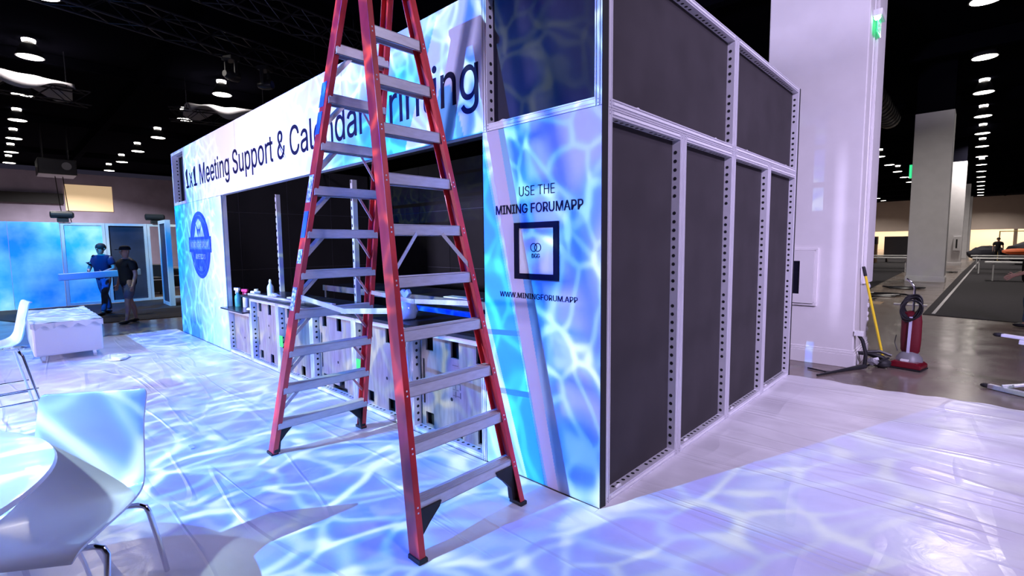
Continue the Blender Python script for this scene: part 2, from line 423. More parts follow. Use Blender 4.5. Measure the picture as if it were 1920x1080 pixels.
film('plastic_floor_sheet', .0, 4.6, -6.0, 4.12, .05, edgeB, 'wrinkled clear plastic sheeting on the floor right of the black framed wall')

# ================================================================== BOOTH
TOPZ, MIDZ = 3.37, 2.405
def frame_geo(b, w_, h, bar=.05, dep=.075, holes='LRTB', y0=0.0):
    """Front at y=y0 facing -y, x 0..w, z 0..h. Groove profile, punched inner faces."""
    b.cur = 0
    def ridge(ax, a0, a1, c0, c1):
        # one bar = core + two raised lips with a groove between
        th = (c1-c0)
        for f0, f1, d in ((0, .16, 0), (.16, .34, .006), (.34, .66, .0), (.66, .84, .006), (.84, 1, 0)):
            lo = c0+th*f0; hi = c0+th*f1
            if ax == 'z': b.box((lo, y0+d, a0), (hi, y0+dep, a1))
            else: b.box((a0, y0+d, lo), (a1, y0+dep, hi))
    ridge('z', 0, h, 0, bar); ridge('z', 0, h, w_-bar, w_)
    ridge('x', bar, w_-bar, 0, bar); ridge('x', bar, w_-bar, h-bar, h)
    b.cur = 1; yc = y0+dep*.5; r = .0135; st = .062; e = .0012
    n = int((h-2*bar-.03)/st)
    for i in range(n):
        z = bar+.03+i*st+.01
        if i % 11 == 7: continue
        if 'L' in holes: b.disc((bar+e, yc, z), r, (1, 0, 0))
        if 'R' in holes: b.disc((w_-bar-e, yc, z), r, (-1, 0, 0))
    n = int((w_-2*bar-.03)/st)
    for i in range(n):
        x = bar+.03+i*st+.01
        if i % 11 == 7: continue
        if 'B' in holes: b.disc((x, yc, bar+e), r, (0, 0, 1))
        if 'T' in holes: b.disc((x, yc, h-bar-e), r, (0, 0, -1))
    # corner screws
    b.cur = 1
    for cx in (bar*.5, w_-bar*.5):
        for cz in (bar*.3, bar*.7, h-bar*.3, h-bar*.7): b.disc((cx, y0-.0006, cz), .0035, (0, -1, 0), 6)
    b.cur = 0

def frame_module(name, label, w_, h, loc, rz, infill=INFILL, group=None, bar=.05, dep=.075, strips=True, cat='wall panel', inset=.062, extra=0):
    t = thing(name, label, cat, loc, rz, group)
    b = MB(); frame_geo(b, w_, h, bar, dep); b.build('frame', [ALU, HOLE], t, smooth=False)
    if infill:
        q = MB(); q.box((bar-.004, inset, bar-.004), (w_-bar+.004, dep-.002, h-bar+.004)); q.build('infill', infill, t)
    if strips:
        s = MB()
        s.box((bar*1.3, -.002, bar*.36), (w_-bar*1.3, .003, bar*.64)); s.build('insert_strip', ALU2, t)
        s = MB()
        s.box((bar*1.3, -.002, h-bar*.64), (w_-bar*1.3, .003, h-bar*.36)); s.build('insert_strip', ALU2, t)
    k = MB()
    for x in ((bar+.10,) if w_ < 1.2 else (bar+.3, w_-bar-.35)):
        k.tube([(x, .02, bar), (x+.03, .02, bar+.008), (x+.06, .02, bar)], .008, 6)
    k.build('clip', ALU2, t)
    return t
W = 1.0085
RZ = PI/2     # modules facing +x: local x -> +Y, local -y -> +X
names = ['nearest', 'second nearest', 'third nearest', 'farthest']
for k in range(4):
    frame_module('framed_wall_panel', '%s tall black panel in a silver frame, lower row of the dark side wall' % names[k], W-.003, MIDZ-.01, (0.0, .062+k*W, .008), RZ, group='tall side wall panels')
for k in range(2):
    frame_module('framed_wall_panel', ('wide upper black panel in a silver frame nearest the corner', 'wide upper black panel in a silver frame at the far end')[k], 2*W-.003, TOPZ-MIDZ-.004, (0.0, .062+k*2*W, MIDZ+.002), RZ, group='wide upper side wall panels')
b = MB(); b.box((-.078, 0.077, 0), (-.001, .079, 0.01)); b.v=[]; b.f=[]; b.mi=[]; b.box((.001, 0.0, 0), (.006, .060, TOPZ)); tag(b.build('corner_post', BLACK, bevel=.003), 'black square post at the near booth corner', 'post')
b = MB(); b.box((-.078, .062+4*W, 0), (.003, .062+4*W+.03, TOPZ)); tag(b.build('corner_post', BLACK), 'thin black post closing the far end of the side wall', 'post')

# ---- printed fabric, coloured from its own artwork
import colorsys
def sstep(a, b_, x):
    t = max(0., min(1., (x-a)/(b_-a))); return t*t*(3-2*t)
def lerp(a, b_, t): return tuple(a[i]+(b_[i]-a[i])*t for i in range(3))
from mathutils import noise as NZ
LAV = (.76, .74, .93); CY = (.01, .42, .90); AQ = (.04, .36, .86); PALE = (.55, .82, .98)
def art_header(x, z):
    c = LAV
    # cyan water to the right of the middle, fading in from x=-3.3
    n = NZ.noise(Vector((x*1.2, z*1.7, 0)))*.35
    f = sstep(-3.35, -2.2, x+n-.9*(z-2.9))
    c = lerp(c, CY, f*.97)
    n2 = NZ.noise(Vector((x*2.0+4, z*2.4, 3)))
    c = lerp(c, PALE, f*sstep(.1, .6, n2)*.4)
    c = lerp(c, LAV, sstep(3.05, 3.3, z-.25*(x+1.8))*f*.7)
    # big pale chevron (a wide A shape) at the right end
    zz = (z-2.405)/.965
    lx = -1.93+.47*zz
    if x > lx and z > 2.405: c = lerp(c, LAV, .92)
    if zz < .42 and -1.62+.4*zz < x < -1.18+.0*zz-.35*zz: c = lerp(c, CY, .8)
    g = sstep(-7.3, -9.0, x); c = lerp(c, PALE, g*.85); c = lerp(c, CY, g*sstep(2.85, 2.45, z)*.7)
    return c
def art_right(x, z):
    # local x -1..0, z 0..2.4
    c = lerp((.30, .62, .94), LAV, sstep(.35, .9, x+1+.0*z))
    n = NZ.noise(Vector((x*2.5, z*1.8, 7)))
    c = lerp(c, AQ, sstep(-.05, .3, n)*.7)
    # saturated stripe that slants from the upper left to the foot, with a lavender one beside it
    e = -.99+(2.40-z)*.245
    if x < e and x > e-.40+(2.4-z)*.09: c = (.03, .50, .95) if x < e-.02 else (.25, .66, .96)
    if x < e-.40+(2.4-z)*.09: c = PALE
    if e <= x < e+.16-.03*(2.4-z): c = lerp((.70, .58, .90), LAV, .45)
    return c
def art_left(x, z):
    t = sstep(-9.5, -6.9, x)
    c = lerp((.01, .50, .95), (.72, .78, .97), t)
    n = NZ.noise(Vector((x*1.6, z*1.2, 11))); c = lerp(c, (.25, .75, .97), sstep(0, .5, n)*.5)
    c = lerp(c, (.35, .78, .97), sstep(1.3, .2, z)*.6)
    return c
def art_mat():
    mt = bpy.data.materials.new('printed_fabric'); mt.use_nodes = True; N = mt.node_tree.nodes
    a = N.new('ShaderNodeVertexColor'); a.layer_name = 'print'
    mt.node_tree.links.new(a.outputs[0], N['Principled BSDF'].inputs['Base Color']); N['Principled BSDF'].inputs['Roughness'].default_value = .55
    return mt
ART = art_mat()
def printed(name, x0, x1, z0, z1, fn, parent, st=.012, y=0.0, th=.02):
    nx = max(2, int((x1-x0)/st)); nz_ = max(2, int((z1-z0)/st)); vs = []; fs = []; cols = []
    for j in range(nz_+1):
        for i in range(nx+1):
            x = x0+(x1-x0)*i/nx; z = z0+(z1-z0)*j/nz_; vs.append((x, y, z)); cols += [*fn(x, z), 1.0]
    for j in range(nz_):
        for i in range(nx): a = j*(nx+1)+i; fs.append((a, a+1, a+nx+2, a+nx+1))
    n0 = len(vs)
    vs += [(x0, y+th, z0), (x1, y+th, z0), (x1, y+th, z1), (x0, y+th, z1)]; cols += [.3, .3, .35, 1]*4
    a, bb, cc, d = 0, nx, (nz_+1)*(nx+1)-1, nz_*(nx+1)
    fs += [(n0+3, n0+2, n0+1, n0), (a, n0, n0+1, bb), (bb, n0+1, n0+2, cc), (cc, n0+2, n0+3, d), (d, n0+3, n0, a)]
    B = MB(); B.add(vs, fs); o = B.build(name, ART, parent, fix=False)
    at = o.data.color_attributes.new('print', 'FLOAT_COLOR', 'POINT'); at.data.foreach_set('color', cols)
    return o
# header sign
t = thing('header_sign', 'long printed header sign reading 1x1 Meeting Support & Calendar Printing', 'sign', (-5, 0, MIDZ))
def place_child(o, par): o.parent = par; o.matrix_parent_inverse = Matrix.Translation(-Vector(par.location))
def unp(o): o.location = Vector(o.location)-Vector(o.parent.location)
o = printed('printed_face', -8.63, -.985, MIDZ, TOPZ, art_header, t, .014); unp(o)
o = MB().box((-8.63, .021, MIDZ), (-.985, .075, TOPZ)).build('frame', ALU, t); unp(o)
for x in (-2.95, -6.0): o = MB().box((x-.0015, -.0008, MIDZ), (x+.0015, .001, TOPZ)).build('seam', GREY, t); unp(o)
o = text_mesh('lettering', '1x1 Meeting Support & Calendar Printing', 7.56, .325, NAVY, t, bold=.004, loc=(-8.58, -.0018, 2.655)); unp(o)
# upper corner modules of the front
frame_module('framed_wall_panel', 'dark blue upper panel in a silver frame above the app poster', .985, TOPZ-MIDZ, (-.985, 0, MIDZ), 0, INFILLF, strips=False, dep=.08, inset=.068)
frame_module('framed_wall_panel', 'small open silver frame at the far left end of the header', .86, TOPZ-MIDZ, (-9.5, 0, MIDZ), 0, INFILLF, strips=False, dep=.16, inset=.14)
# right poster panel
t = thing('poster_panel', 'tall aqua printed panel with USE THE MINING FORUMAPP lettering', 'sign', (-.49, 0, 0))
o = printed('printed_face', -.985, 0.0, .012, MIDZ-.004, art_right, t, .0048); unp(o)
o = MB().box((-.985, .021, .0), (0, .075, MIDZ-.004)).build('frame', ALU, t); unp(o)
def cen(txt, cx, z, w_, h, bold=0., nm='lettering', mt=NAVY, y=-.0018): 
    o = text_mesh(nm, txt, w_, h, mt, t, bold=bold, loc=(cx-w_/2, y, z)); unp(o); return o
cen('USE THE', -.49, 1.935, .30, .062, -.008)
cen('MINING FORUMAPP', -.492, 1.825, .735, .062, .010)
cen('WWW.MININGFORUM.APP', -.497, 1.258, .665, .036, .0)
fr = MB()
X0, X1, Z0, Z1, bw = -.682, -.308, 1.388, 1.762, .038
fr.box((X0, -.012, Z0), (X1, 0.0, Z0+bw)); fr.box((X0, -.012, Z1-bw), (X1, 0, Z1)); fr.box((X0, -.012, Z0+bw), (X0+bw, 0, Z1-bw)); fr.box((X1-bw, -.012, Z0+bw), (X1, 0, Z1-bw))
o = fr.build('square_border', mat('navy_black_border', (.004, .006, .03), .7, spec=.1), t); unp(o)
o = MB().box((X0+bw, -.004, Z0+bw), (X1-bw, -.001, Z1-bw)).build('white_card', mat('white_card', (.85, .84, .9), .5), t); unp(o)
g = MB()
for dx in (-.017, .017): g.tube([(-.495+dx+.026*math.cos(a*PI/12), -.006, 1.598+.026*math.sin(a*PI/12)) for a in range(24)], .0028, 6, closed=True)
o = g.build('ring_logo', NAVY, t); unp(o)
cen('DGG', -.495, 1.530, .066, .028, .0, y=-.0062)

# left panel with the badge
t = thing('poster_panel', 'aqua printed panel with a round blue badge at the far end', 'sign', (-8.1, 0, 0))
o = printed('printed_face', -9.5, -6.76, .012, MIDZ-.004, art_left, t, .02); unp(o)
o = MB().box((-9.5, .021, 0), (-6.76, .075, MIDZ-.004)).build('frame', ALU, t); unp(o)
BADGE = mat('badge_blue', (.015, .06, .42), .5); BADGE2 = mat('badge_mid_blue', (.06, .16, .60), .5); BADGE3 = mat('badge_pale', (.28, .42, .85), .5)
bc = (-7.99, 1.66)
o = MB().lathe([(.565, 0), (.565, .004)], (bc[0], -.004, bc[1]), 64, 'Y').build('badge_disc', BADGE, t); unp(o)
g = MB()
for r in (.50, .44): g.tube([(bc[0]+r*math.cos(a*PI/32), -.005, bc[1]+r*math.sin(a*PI/32)) for a in range(64)], .005, 5, closed=True)
o = g.build('badge_ring', BADGE2, t); unp(o)
# mountain and crossed tools emblem
g = MB(); cx, cz = bc[0], bc[1]+.24
for pl in ([(-.30, -.13), (-.18, .10), (-.10, -.02), (-.05, -.13)], [(.30, -.13), (.16, .12), (.08, -.02), (.05, -.13)], [(-.16, .13), (0, .21), (.16, .13), (.06, .03), (-.06, .03)], [(-.07, -.13), (0, .02), (.07, -.13)]):
    g.prism([(cx+a, cz+c) for a, c in pl], -.0055, -.0035)
o = g.build('badge_emblem', BADGE3, t); unp(o)
o = MB().box((bc[0]-.62, -.012, bc[1]-.12), (bc[0]+.62, -.0005, bc[1]+.14)).build('badge_banner', BADGE, t); unp(o)
o = MB().box((bc[0]-.59, -.014, bc[1]-.07), (bc[0]+.59, -.012, bc[1]+.09)).build('badge_banner_stripe', BADGE2, t); unp(o)
o = text_mesh('badge_lettering', 'MINING FORUM', 1.02, .10, BADGE3, t, bold=.005, loc=(bc[0]-.51, -.0145, bc[1]-.04)); unp(o)
o = text_mesh('badge_lettering', 'AMERICAS', .56, .085, BADGE3, t, bold=.005, loc=(bc[0]-.28, -.006, bc[1]-.235)); unp(o)
o = MB().box((bc[0]-.09, -.006, bc[1]-.43), (bc[0]+.09, -.0035, bc[1]-.36)).build('badge_mark', BADGE2, t); unp(o)

# ---- interior: black panels all round, a seam at every joint
SEAM = mat('seam_grey', (.10, .10, .13), .5)
def black_panel(x0, y0, x1, y1, label, grp):
    t = thing('black_wall_panel', label, 'wall panel', ((x0+x1)/2, (y0+y1)/2, 0), 0, grp)
    b = MB(); th = .03
    horiz = abs(x1-x0) > abs(y1-y0)
    for za, zb in ((0, 1.15), (1.16, 2.32), (2.33, 3.3)):
        if horiz: b.box((x0+.006, y0, za), (x1-.006, y0+th, zb))
        else: b.box((x0, y0+.006, za), (x0+th, y1-.006, zb))
    o = b.build('panel', DARKW, t); unp(o)
    s = MB()
    for z in (1.155, 2.325):
        if horiz: s.box((x0, y0+.012, z-.004), (x1, y0+.02, z+.004))
        else: s.box((x0+.012, y0, z-.004), (x0+.02, y1, z+.004))
    if horiz: s.box((x0-.005, y0+.012, 0), (x0+.005, y0+.02, 3.3))
    else: s.box((x0+.012, y0-.005, 0), (x0+.02, y0+.005, 3.3))
    o = s.build('seam', SEAM, t); unp(o)
xs = [-9.3+k*1.0085 for k in range(10)]
for k in range(9):
    black_panel(xs[k], 4.02, xs[k+1], 4.05, 'matt black panel of the back wall inside the booth', 'black back wall panels')
for k in range(4):
    black_panel(-9.40, .1+k*.98, -9.37, .1+(k+1)*.98, 'matt black panel of the end wall inside the booth', 'black end wall panels')
for k in range(4):
    black_panel(-.12, .1+k*.98, -.09, .1+(k+1)*.98, 'black inner lining of the booth behind the framed side wall', 'black side lining panels')
# perforated uprights
def upright(x, y, z0, z1, label):
    t = thing('perforated_post', label, 'post', (x, y, z0))
    b = MB(); b.box((-.024, -.03, 0), (.024, .03, z1-z0)); b.box((-.012, -.034, 0), (.012, -.029, z1-z0)); b.cur = 1
    z = .06
    while z < z1-z0-.04: b.box((-.010, -.0355, z), (.010, -.0339, z+.035)); z += .105
    b.build('upright', [ALU, HOLE], t)
    MB().box((-.07, -.05, 0), (.07, .05, .012)).build('foot_plate', ALU, t)
upright(-6.22, .62, .0, 2.41, 'slotted silver upright inside the booth, left of the ladder')
upright(-3.92, .62, .0, 2.41, 'slotted silver upright inside the booth, seen through the left ladder side')
# roof beams inside
for k, y in enumerate((1.3, 2.9)):
    MBX = MB().box((-9.3, y-.02, 3.24), (-.12, y+.02, 3.28)); tag(MBX.build('roof_beam', TRUSS), ('slim dark roof bar inside the booth nearer the front', 'slim dark roof bar inside the booth nearer the back')[k], 'beam')

# ---- counter
def plate_holes(b, x0, x1, z0, z1, y0, y1, holes):
    xs_ = sorted(set([x0, x1]+[h for H in holes for h in (H[0], H[1]) if x0 < h < x1]))
    zs_ = sorted(set([z0, z1]+[h for H in holes for h in (H[2], H[3]) if z0 < h < z1]))
    for i in range(len(xs_)-1):
        for j in range(len(zs_)-1):
            cx = (xs_[i]+xs_[i+1])/2; cz = (zs_[j]+zs_[j+1])/2
            if any(H[0] < cx < H[1] and H[2] < cz < H[3] for H in holes): continue
            b.box((xs_[i], y0, zs_[j]), (xs_[i+1], y1, zs_[j+1]))
INK = mat('stencil_ink', (.12, .09, .08), .7)
def counter_unit(x0, w_, h, label, variant):
    t = thing('counter_unit', label, 'counter', (x0, .0, .006), 0, 'plywood counter units')
    b = MB(); frame_geo(b, w_, h, .045, .085, 'LRB'); b.build('frame', [ALU, HOLE], t)
    s = MB(); s.box((.07, -.002, .016), (w_-.07, .003, .030)); s.build('insert_strip', ALU2, t)
    pl = MB(); a = .045; x1 = w_-.045; z1 = h-.045; dz = z1-.045
    W_ = x1-a
    H = []
    if variant != 'plain':
        H = [(a+.10, a+.20, z1-.14, z1-.02), (a+W_*.5, a+W_*.5+.10, z1-.16, z1-.01), (x1-.13, x1-.05, z1-.16, z1-.02),
             (a+.08, a+.19, a+.02, a+.13), (a+W_*.52, a+W_*.52+.11, a-.0, a+.12), (x1-.12, x1-.05, a+.02, a+.16),
             (a+.05, a+.075, a+.2, z1-.22), (x1-.028, x1-.012, a+.2, z1-.22)]
    if variant == 'wide': H += [(a+.3, a+.62, a+.0, a+.05)]
    plate_holes(pl, a+.028, x1-.004, a, z1, .070, .088, H); pl.build('plywood_board', PLY, t)
    dk = MB(); dk.box((a, .125, a), (x1, .13, z1)); dk.build('backing', BLACK, t)
    k = MB()
    for fx, fz in ((.5, .62), (.5, .42)) if variant == 'two' else ((.5, .38),): k.disc((a+W_*fx, .0692, a+dz*fz), .016, (0, -1, 0), 14)
    k.build('bored_hole', HOLE, t)
    if variant == 'stencil':
        ii = MB()
        for i in range(6):
            zz = z1-.22-i*.05; ii.box((a+W_*.52, .0690, zz), (a+W_*.52+(.09 if i % 2 else .07), .0699, zz+.006))
        for i in range(3):
            zz = z1-.34-i*.07; ii.box((a+W_*.55, .069, zz), (a+W_*.55+.012, .0699, zz+.05)); ii.box((a+W_*.62, .069, zz), (a+W_*.62+.012, .0699, zz+.05))
        ii.build('ink_stamp', INK, t)
    return t
mw = (6.76-.99)/6
labs = ['low plywood counter unit at the far left under the spray bottles', 'second plywood counter unit from the left with two dark bored holes', 'third plywood counter unit from the left, partly behind the ladder foot rail',
        'fourth plywood counter unit, seen under the left ladder steps', 'fifth plywood counter unit, between the two ladder sides', 'rightmost plywood counter unit with black ink stamps']
for k in range(6):
    counter_unit(-6.76+k*mw, mw-.004, .675 if k == 0 else .905, labs[k], ['plain', 'two', 'x', 'wide', 'x', 'stencil'][k])
b = MB(); b.box((-7.30, -.0, .690), (-5.80, .55, .712)); b.box((-7.30, .0, .690), (-6.76, -.14, .712)) if False else None
t = tag(MB().box((-6.755, -.10, .690), (-5.80, .52, .712)).build('counter_shelf', COUNTER, bevel=.003), 'low charcoal shelf holding the spray bottles', 'shelf')
t = tag(MB().box((-5.98, -.055, .918), (-.995, .56, .948)).build('countertop', COUNTER, bevel=.003), 'long charcoal countertop along the plywood counter', 'countertop')
# loose metal bars lying on the top
for k, (xa, ya, xb, yb, lb) in enumerate(((-5.9, .04, -4.2, .06, 'silver metal profile lying along the front edge of the countertop'), (-4.9, .18, -3.7, .20, 'silver metal profile lying further back on the countertop'))):
    tag(MB().bar((xa, ya, .958), (xb, yb, .958), .045, .018).build('metal_profile', ALU), lb, 'metal bar')
# green tape marks on the counter frames
for x, lb in ((-4.79, 'green tape mark on the counter frame left of the ladder'), (-2.87, 'green tape mark on the counter frame inside the left ladder side')):
    tag(MB().box((x, -.0035, .36), (x+.10, -.0008, .50)).build('tape_mark', GREENT), lb, 'tape')

# ---- bottles and bits on the counter
def bottle(name, label, loc, bodym, trig, s=1.0, rz=0.):
    t = thing(name, label, 'bottle', loc, rz)
    b = MB(); b.lathe([(.038*s, 0), (.042*s, .01), (.042*s, .12*s), (.038*s, .145*s), (.018*s, .175*s), (.015*s, .195*s)], n=20); b.build('body', bodym, t, smooth=True)
    if trig:
        g = MB(); g.lathe([(.018*s, .193*s), (.018*s, .215*s)], n=14); g.box((-.06*s, -.013*s, .22*s), (.035*s, .013*s, .255*s)); g.box((-.045*s, -.006*s, .17*s), (-.035*s, .006*s, .222*s)); g.box((-.01*s, -.012*s, .21*s), (.02*s, .012*s, .225*s))
        g.build('trigger_head', trig, t)
    else:
        g = MB(); g.lathe([(.017*s, .193*s), (.017*s, .215*s), (.008*s, .235*s)], n=14); g.build('cap', WHP, t)
    return t
bottle('spray_bottle', 'clear spray bottle of green cleaner, leftmost on the low shelf', (-6.64, .12, .712), mat('green_cleaner', (.08, .42, .40), .15, coat=.5), WHP, 1.12, .3)
bottle('spray_bottle', 'white spray bottle with a pink trigger on the low shelf', (-6.42, .16, .712), WHP, mat('pink_plastic', (.75, .03, .16), .35), 1.08, .5)
t = thing('plastic_jug', 'large square white jug on the low shelf beside the spray bottles', 'jug', (-6.13, .2, .712))
b = MB(); b.box((-.075, -.05, 0), (.075, .05, .26)); b.build('body', WHP, t, bevel=.012)
MB().lathe([(.028, .26), (.028, .29)], (.035, 0, 0), 14).build('cap', WHP, t)
b = MB(); b.blob((0, 0, .022), .06, 12, (1.5, 1, .36), .16); tag(b.build('cleaning_cloth', mat('white_cloth', (.8, .8, .82), .9), smooth=True, loc=(-5.93, .06, .712)), 'crumpled white cloth on the low shelf beside the jug', 'cloth')
bottle('water_bottle', 'pale upright bottle on the left end of the countertop', (-5.33, .12, .948), mat('pale_blue_plastic', (.55, .62, .75), .2, coat=.5), None, 1.0)
b = MB(); b.blob((0, 0, .03), .07, 14, (1.9, .7, .42), .12)
tag(b.build('plastic_wrap', mat('clear_wrap', (.6, .66, .78), .12, coat=1), smooth=True, loc=(-5.14, .10, .948)), 'clump of clear plastic wrap beside the upright bottle', 'plastic wrap')
# tied plastic bag
t = thing('plastic_bag', 'knotted pale blue plastic bag standing on the countertop', 'bag', (-2.17, .13, .948))
BAG = mat('blue_plastic_bag', (.35, .52, .85), .12, coat=1, bump=.8, bscale=18)
b = MB(); b.lathe([(.07, 0), (.095, .02), (.10, .08), (.085, .14), (.045, .18), (.02, .20)], n=18)
for i, v in enumerate(b.v):
    a = math.atan2(v[1], v[0]); k = 1+.10*math.sin(a*5+v[2]*30); b.v[i] = (v[0]*k, v[1]*k, v[2])
b.build('body', BAG, t, smooth=True, angle=70)
b = MB(); b.prism([(-.01, .19), (-.07, .25), (-.04, .275), (0, .25), (.04, .28), (.07, .24), (.01, .19)], -.02, .02); b.build('knot', BAG, t, bevel=.008)

# ---- stuff inside the booth
t = thing('work_table', 'dark work table with steel rim inside the booth', 'table', (-3.5, 1.9, 0))
MB().box((-3.35, -.3, .90), (2.2, .55, .93)).build('tabletop', COUNTER, t)
DST = mat('dull_steel', (.16, .16, .18), .5, .3)
MB().box((-3.35, -.33, .84), (2.2, -.30, .935)).build('front_rail', DST, t)
for x in (-3.3, -.6, 2.1):
    MB().box((x, -.32, 0), (x+.06, -.27, .84)).build('leg', DST, t)
t = thing('taped_rail', 'long steel rail wrapped in blue tape inside the booth', 'rail', (-2.6, 1.05, 0))
MB().bar((-1.0, 0, .85), (2.0, 0, .85), .05, .085).build('rail', DST, t)
for xa, xb in ((-.98, .35), (.60, 1.7)): MB().bar((xa, 0, .85), (xb, 0, .85), .056, .092).build('tape_wrap', BLUET, t)
for x in (-.9, .3, 1.7): MB().box((x, -.02, 0), (x+.05, .03, .81)).build('leg', ALU, t)
tag(MB().box((-2.2, 1.95, .932), (-1.35, 2.25, .95)).build('paper_board', mat('cream_board', (.8, .74, .68), .6)), 'cream board lying on the work table at its right end', 'board')
b = MB(); b.blob((0, 0, .025), .10, 14, (1.7, 1, .28), .12)
tag(b.build('glove', mat('pale_glove', (.45, .70, .88), .5), smooth=True, loc=(-2.55, 1.85, .936)), 'pale blue crumpled glove on the work table beside the cream board', 'glove')
tag(MB().box((-3.5, 1.62, .932), (-2.9, 1.78, .945)).build('white_strip', WHP) , 'thin white strip lying on the work table edge', 'strip')
t = thing('work_light', 'tiny round lit work light high inside the booth', 'lamp', (-1.75, 3.4, 2.62))
MB().lathe([(.06, 0), (.05, .06), (.02, .09)], n=14).build('housing', LAMPH, t, smooth=True)
MB().lathe([(.045, -.012), (.045, -.001)], n=14).build('bulb', mat('work_bulb', (.9, .9, .9), .5, emit=(1, .97, .9), estr=12), t)
MB().tube([(0, 0, .08), (0, 0, CEIL-.02-2.62)], .008, 6).build('hanging_cord', BLACK, t)
# ================================================================== STEPLADDER
LX, LY = -1.375, -.655
lad = thing('stepladder', 'tall red fibreglass twin stepladder with aluminium steps standing before the counter', 'ladder', (LX, LY, 0))
HT = 3.3
sides = {'A': (-2.33-LX, .30), 'B': (-.42-LX, -.222)}
rl = {'f': (-1.055-LY, .07), 'r': (-.255-LY, -.07)}
def rp(S, F, z):
    return Vector((sides[S][0]+sides[S][1]*z, rl[F][0]+rl[F][1]*z, z))
def channel(S, F, z0, z1, mt, name, dep=.092, fl=.038, th=.005, parent=lad):
    """C-section rail; the web is on the outside, flanges point to the other rail."""
    o = 1 if F == 'f' else -1
    sec = [(-dep/2, 0), (dep/2, 0), (dep/2, o*fl), (dep/2-th, o*fl), (dep/2-th, o*th), (-dep/2+th, o*th), (-dep/2+th, o*fl), (-dep/2, o*fl)]
    a = rp(S, F, z0); c = rp(S, F, z1); n = len(sec)
    vs = [(a.x+u, a.y+v, a.z) for u, v in sec]+[(c.x+u, c.y+v, c.z) for u, v in sec]
    fs = [tuple(range(n)), tuple(range(2*n-1, n-1, -1))]+[(i, i+n, (i+1) % n+n, (i+1) % n) for i in range(n)]
    b = MB(); b.add(vs, fs); return b.build(name, mt, parent, bevel=.0025)
rails = {}
for S in 'AB':
    for F in 'fr':
        r_ = channel(S, F, .02, HT, REDF, 'rail'); rails[S+F] = r_
        a = rp(S, F, 0); o = 1 if F == 'f' else -1
        sh = MB(); sh.box((a.x-.052, a.y-.008*o, .0), (a.x+.052, a.y+.048*o, .03)); sh.build('shoe', RUBBER, lad, bevel=.006)
        # gusset that ties the foot to the lowest step
        z1 = .255; g = MB(); p0 = rp(S, F, .03); p1 = rp(S, F, z1)
        y0 = p0.y+o*.008; y1 = p1.y+o*.006
        poly = [(y0, .03), (y1, z1), (y1+o*.17, z1), (y1+o*.155, z1-.03), (y1+o*.09, z1-.09), (y0+o*.055, .11), (y0+o*.045, .03)]
        xs0 = (p0.x+p1.x)/2
        g.prism(poly, xs0-.02, xs0+.02, 'YZ'); g.build('foot_gusset', RUBBER, lad, bevel=.004)
steps_z = [.29+.2895*k for k in range(11)]
def step(S, z):
    pf = rp(S, 'f', z); pr = rp(S, 'r', z); ya = pf.y+.006; yb = pr.y-.006; x = pf.x
    b = MB()
    b.box((x-.041, ya, z-.004), (x+.041, yb, z))
    for s in (-1, 1):
        b.box((x+s*.041, ya-.0, z-.062), (x+s*.036, yb, z+.001)); b.box((x+s*.041, ya, z-.062), (x+s*.028, yb, z-.058))
    for i in range(5): b.box((x-.034+i*.016, ya+.01, z), (x-.030+i*.016, yb-.01, z+.002))
    # end brackets wrap the inner flange
    o = b.build('step', STEP, lad, bevel=.0015)
    rv = MB()
    for F in 'fr':
        for dz in (-.018, -.044):
            p = rp(S, F, z+dz); oo = 1 if F == 'f' else -1
            for sx in (-1, 1):
                rv.blob((p.x+sx*.0465, p.y+oo*.019, p.z), .0055, 8, (.5, 1, 1))
    rv.build('rivets', RIVET, o, smooth=True)
    return o
def strap(p, q, wdt=.022, name='brace'):
    return MB().bar(p, q, .004, wdt, up=(0, 0, 1)).build(name, STEP, lad)
for k, z in enumerate(steps_z):
    if z > HT-.15: continue
    for S in 'AB':
        step(S, z)
        # diagonal braces beneath the steps
        if k >= 1 and (S == 'A' or k in (5, 10)):
            L_ = .15 if S == 'A' else (.21 if k < 8 else .12)
            for F in 'fr':
                o = 1 if F == 'f' else -1
                a = rp(S, F, z-.06); c = rp(S, F, z-.06-L_*1.0)
                xo = -.035 if S == 'A' else .037
                for xx in ((xo, -xo) if (S == 'A' and F == 'f') else (xo,)):
                    strap((a.x+xx, a.y+o*(L_*.9), z-.05), (c.x+xx, c.y+o*.012, c.z))
# spreaders: folding steel bars between the two sides, front and rear
for F, zz, sag in (('f', 1.26, -.055), ('r', 1.25, -.03)):
    a = rp('A', F, zz); c = rp('B', F, zz); o = 1 if F == 'f' else -1
    a = a+Vector((.04, o*.03, 0)); c = c+Vector((-.04, o*.03, 0)); mdl = (a+c)/2+Vector((0, o*.02, sag))
    sp = MB().bar(a, mdl+Vector((.02, 0, 0)), .005, .032).bar(mdl+Vector((-.02, -.006*o, 0)), c, .005, .032).build('spreader', STEP, lad)
    h = MB(); h.disc(mdl+Vector((0, -.006, 0)), .010, (0, -1, 0), 10); h.build('hinge_pin', RIVET, sp)
# top cap
a = rp('A', 'f', HT); c = rp('B', 'r', HT)
MB().box((a.x-.07, a.y-.03, HT), (c.x+.07, c.y+.03, HT+.04)).build('top_cap', REDF, lad, bevel=.01)
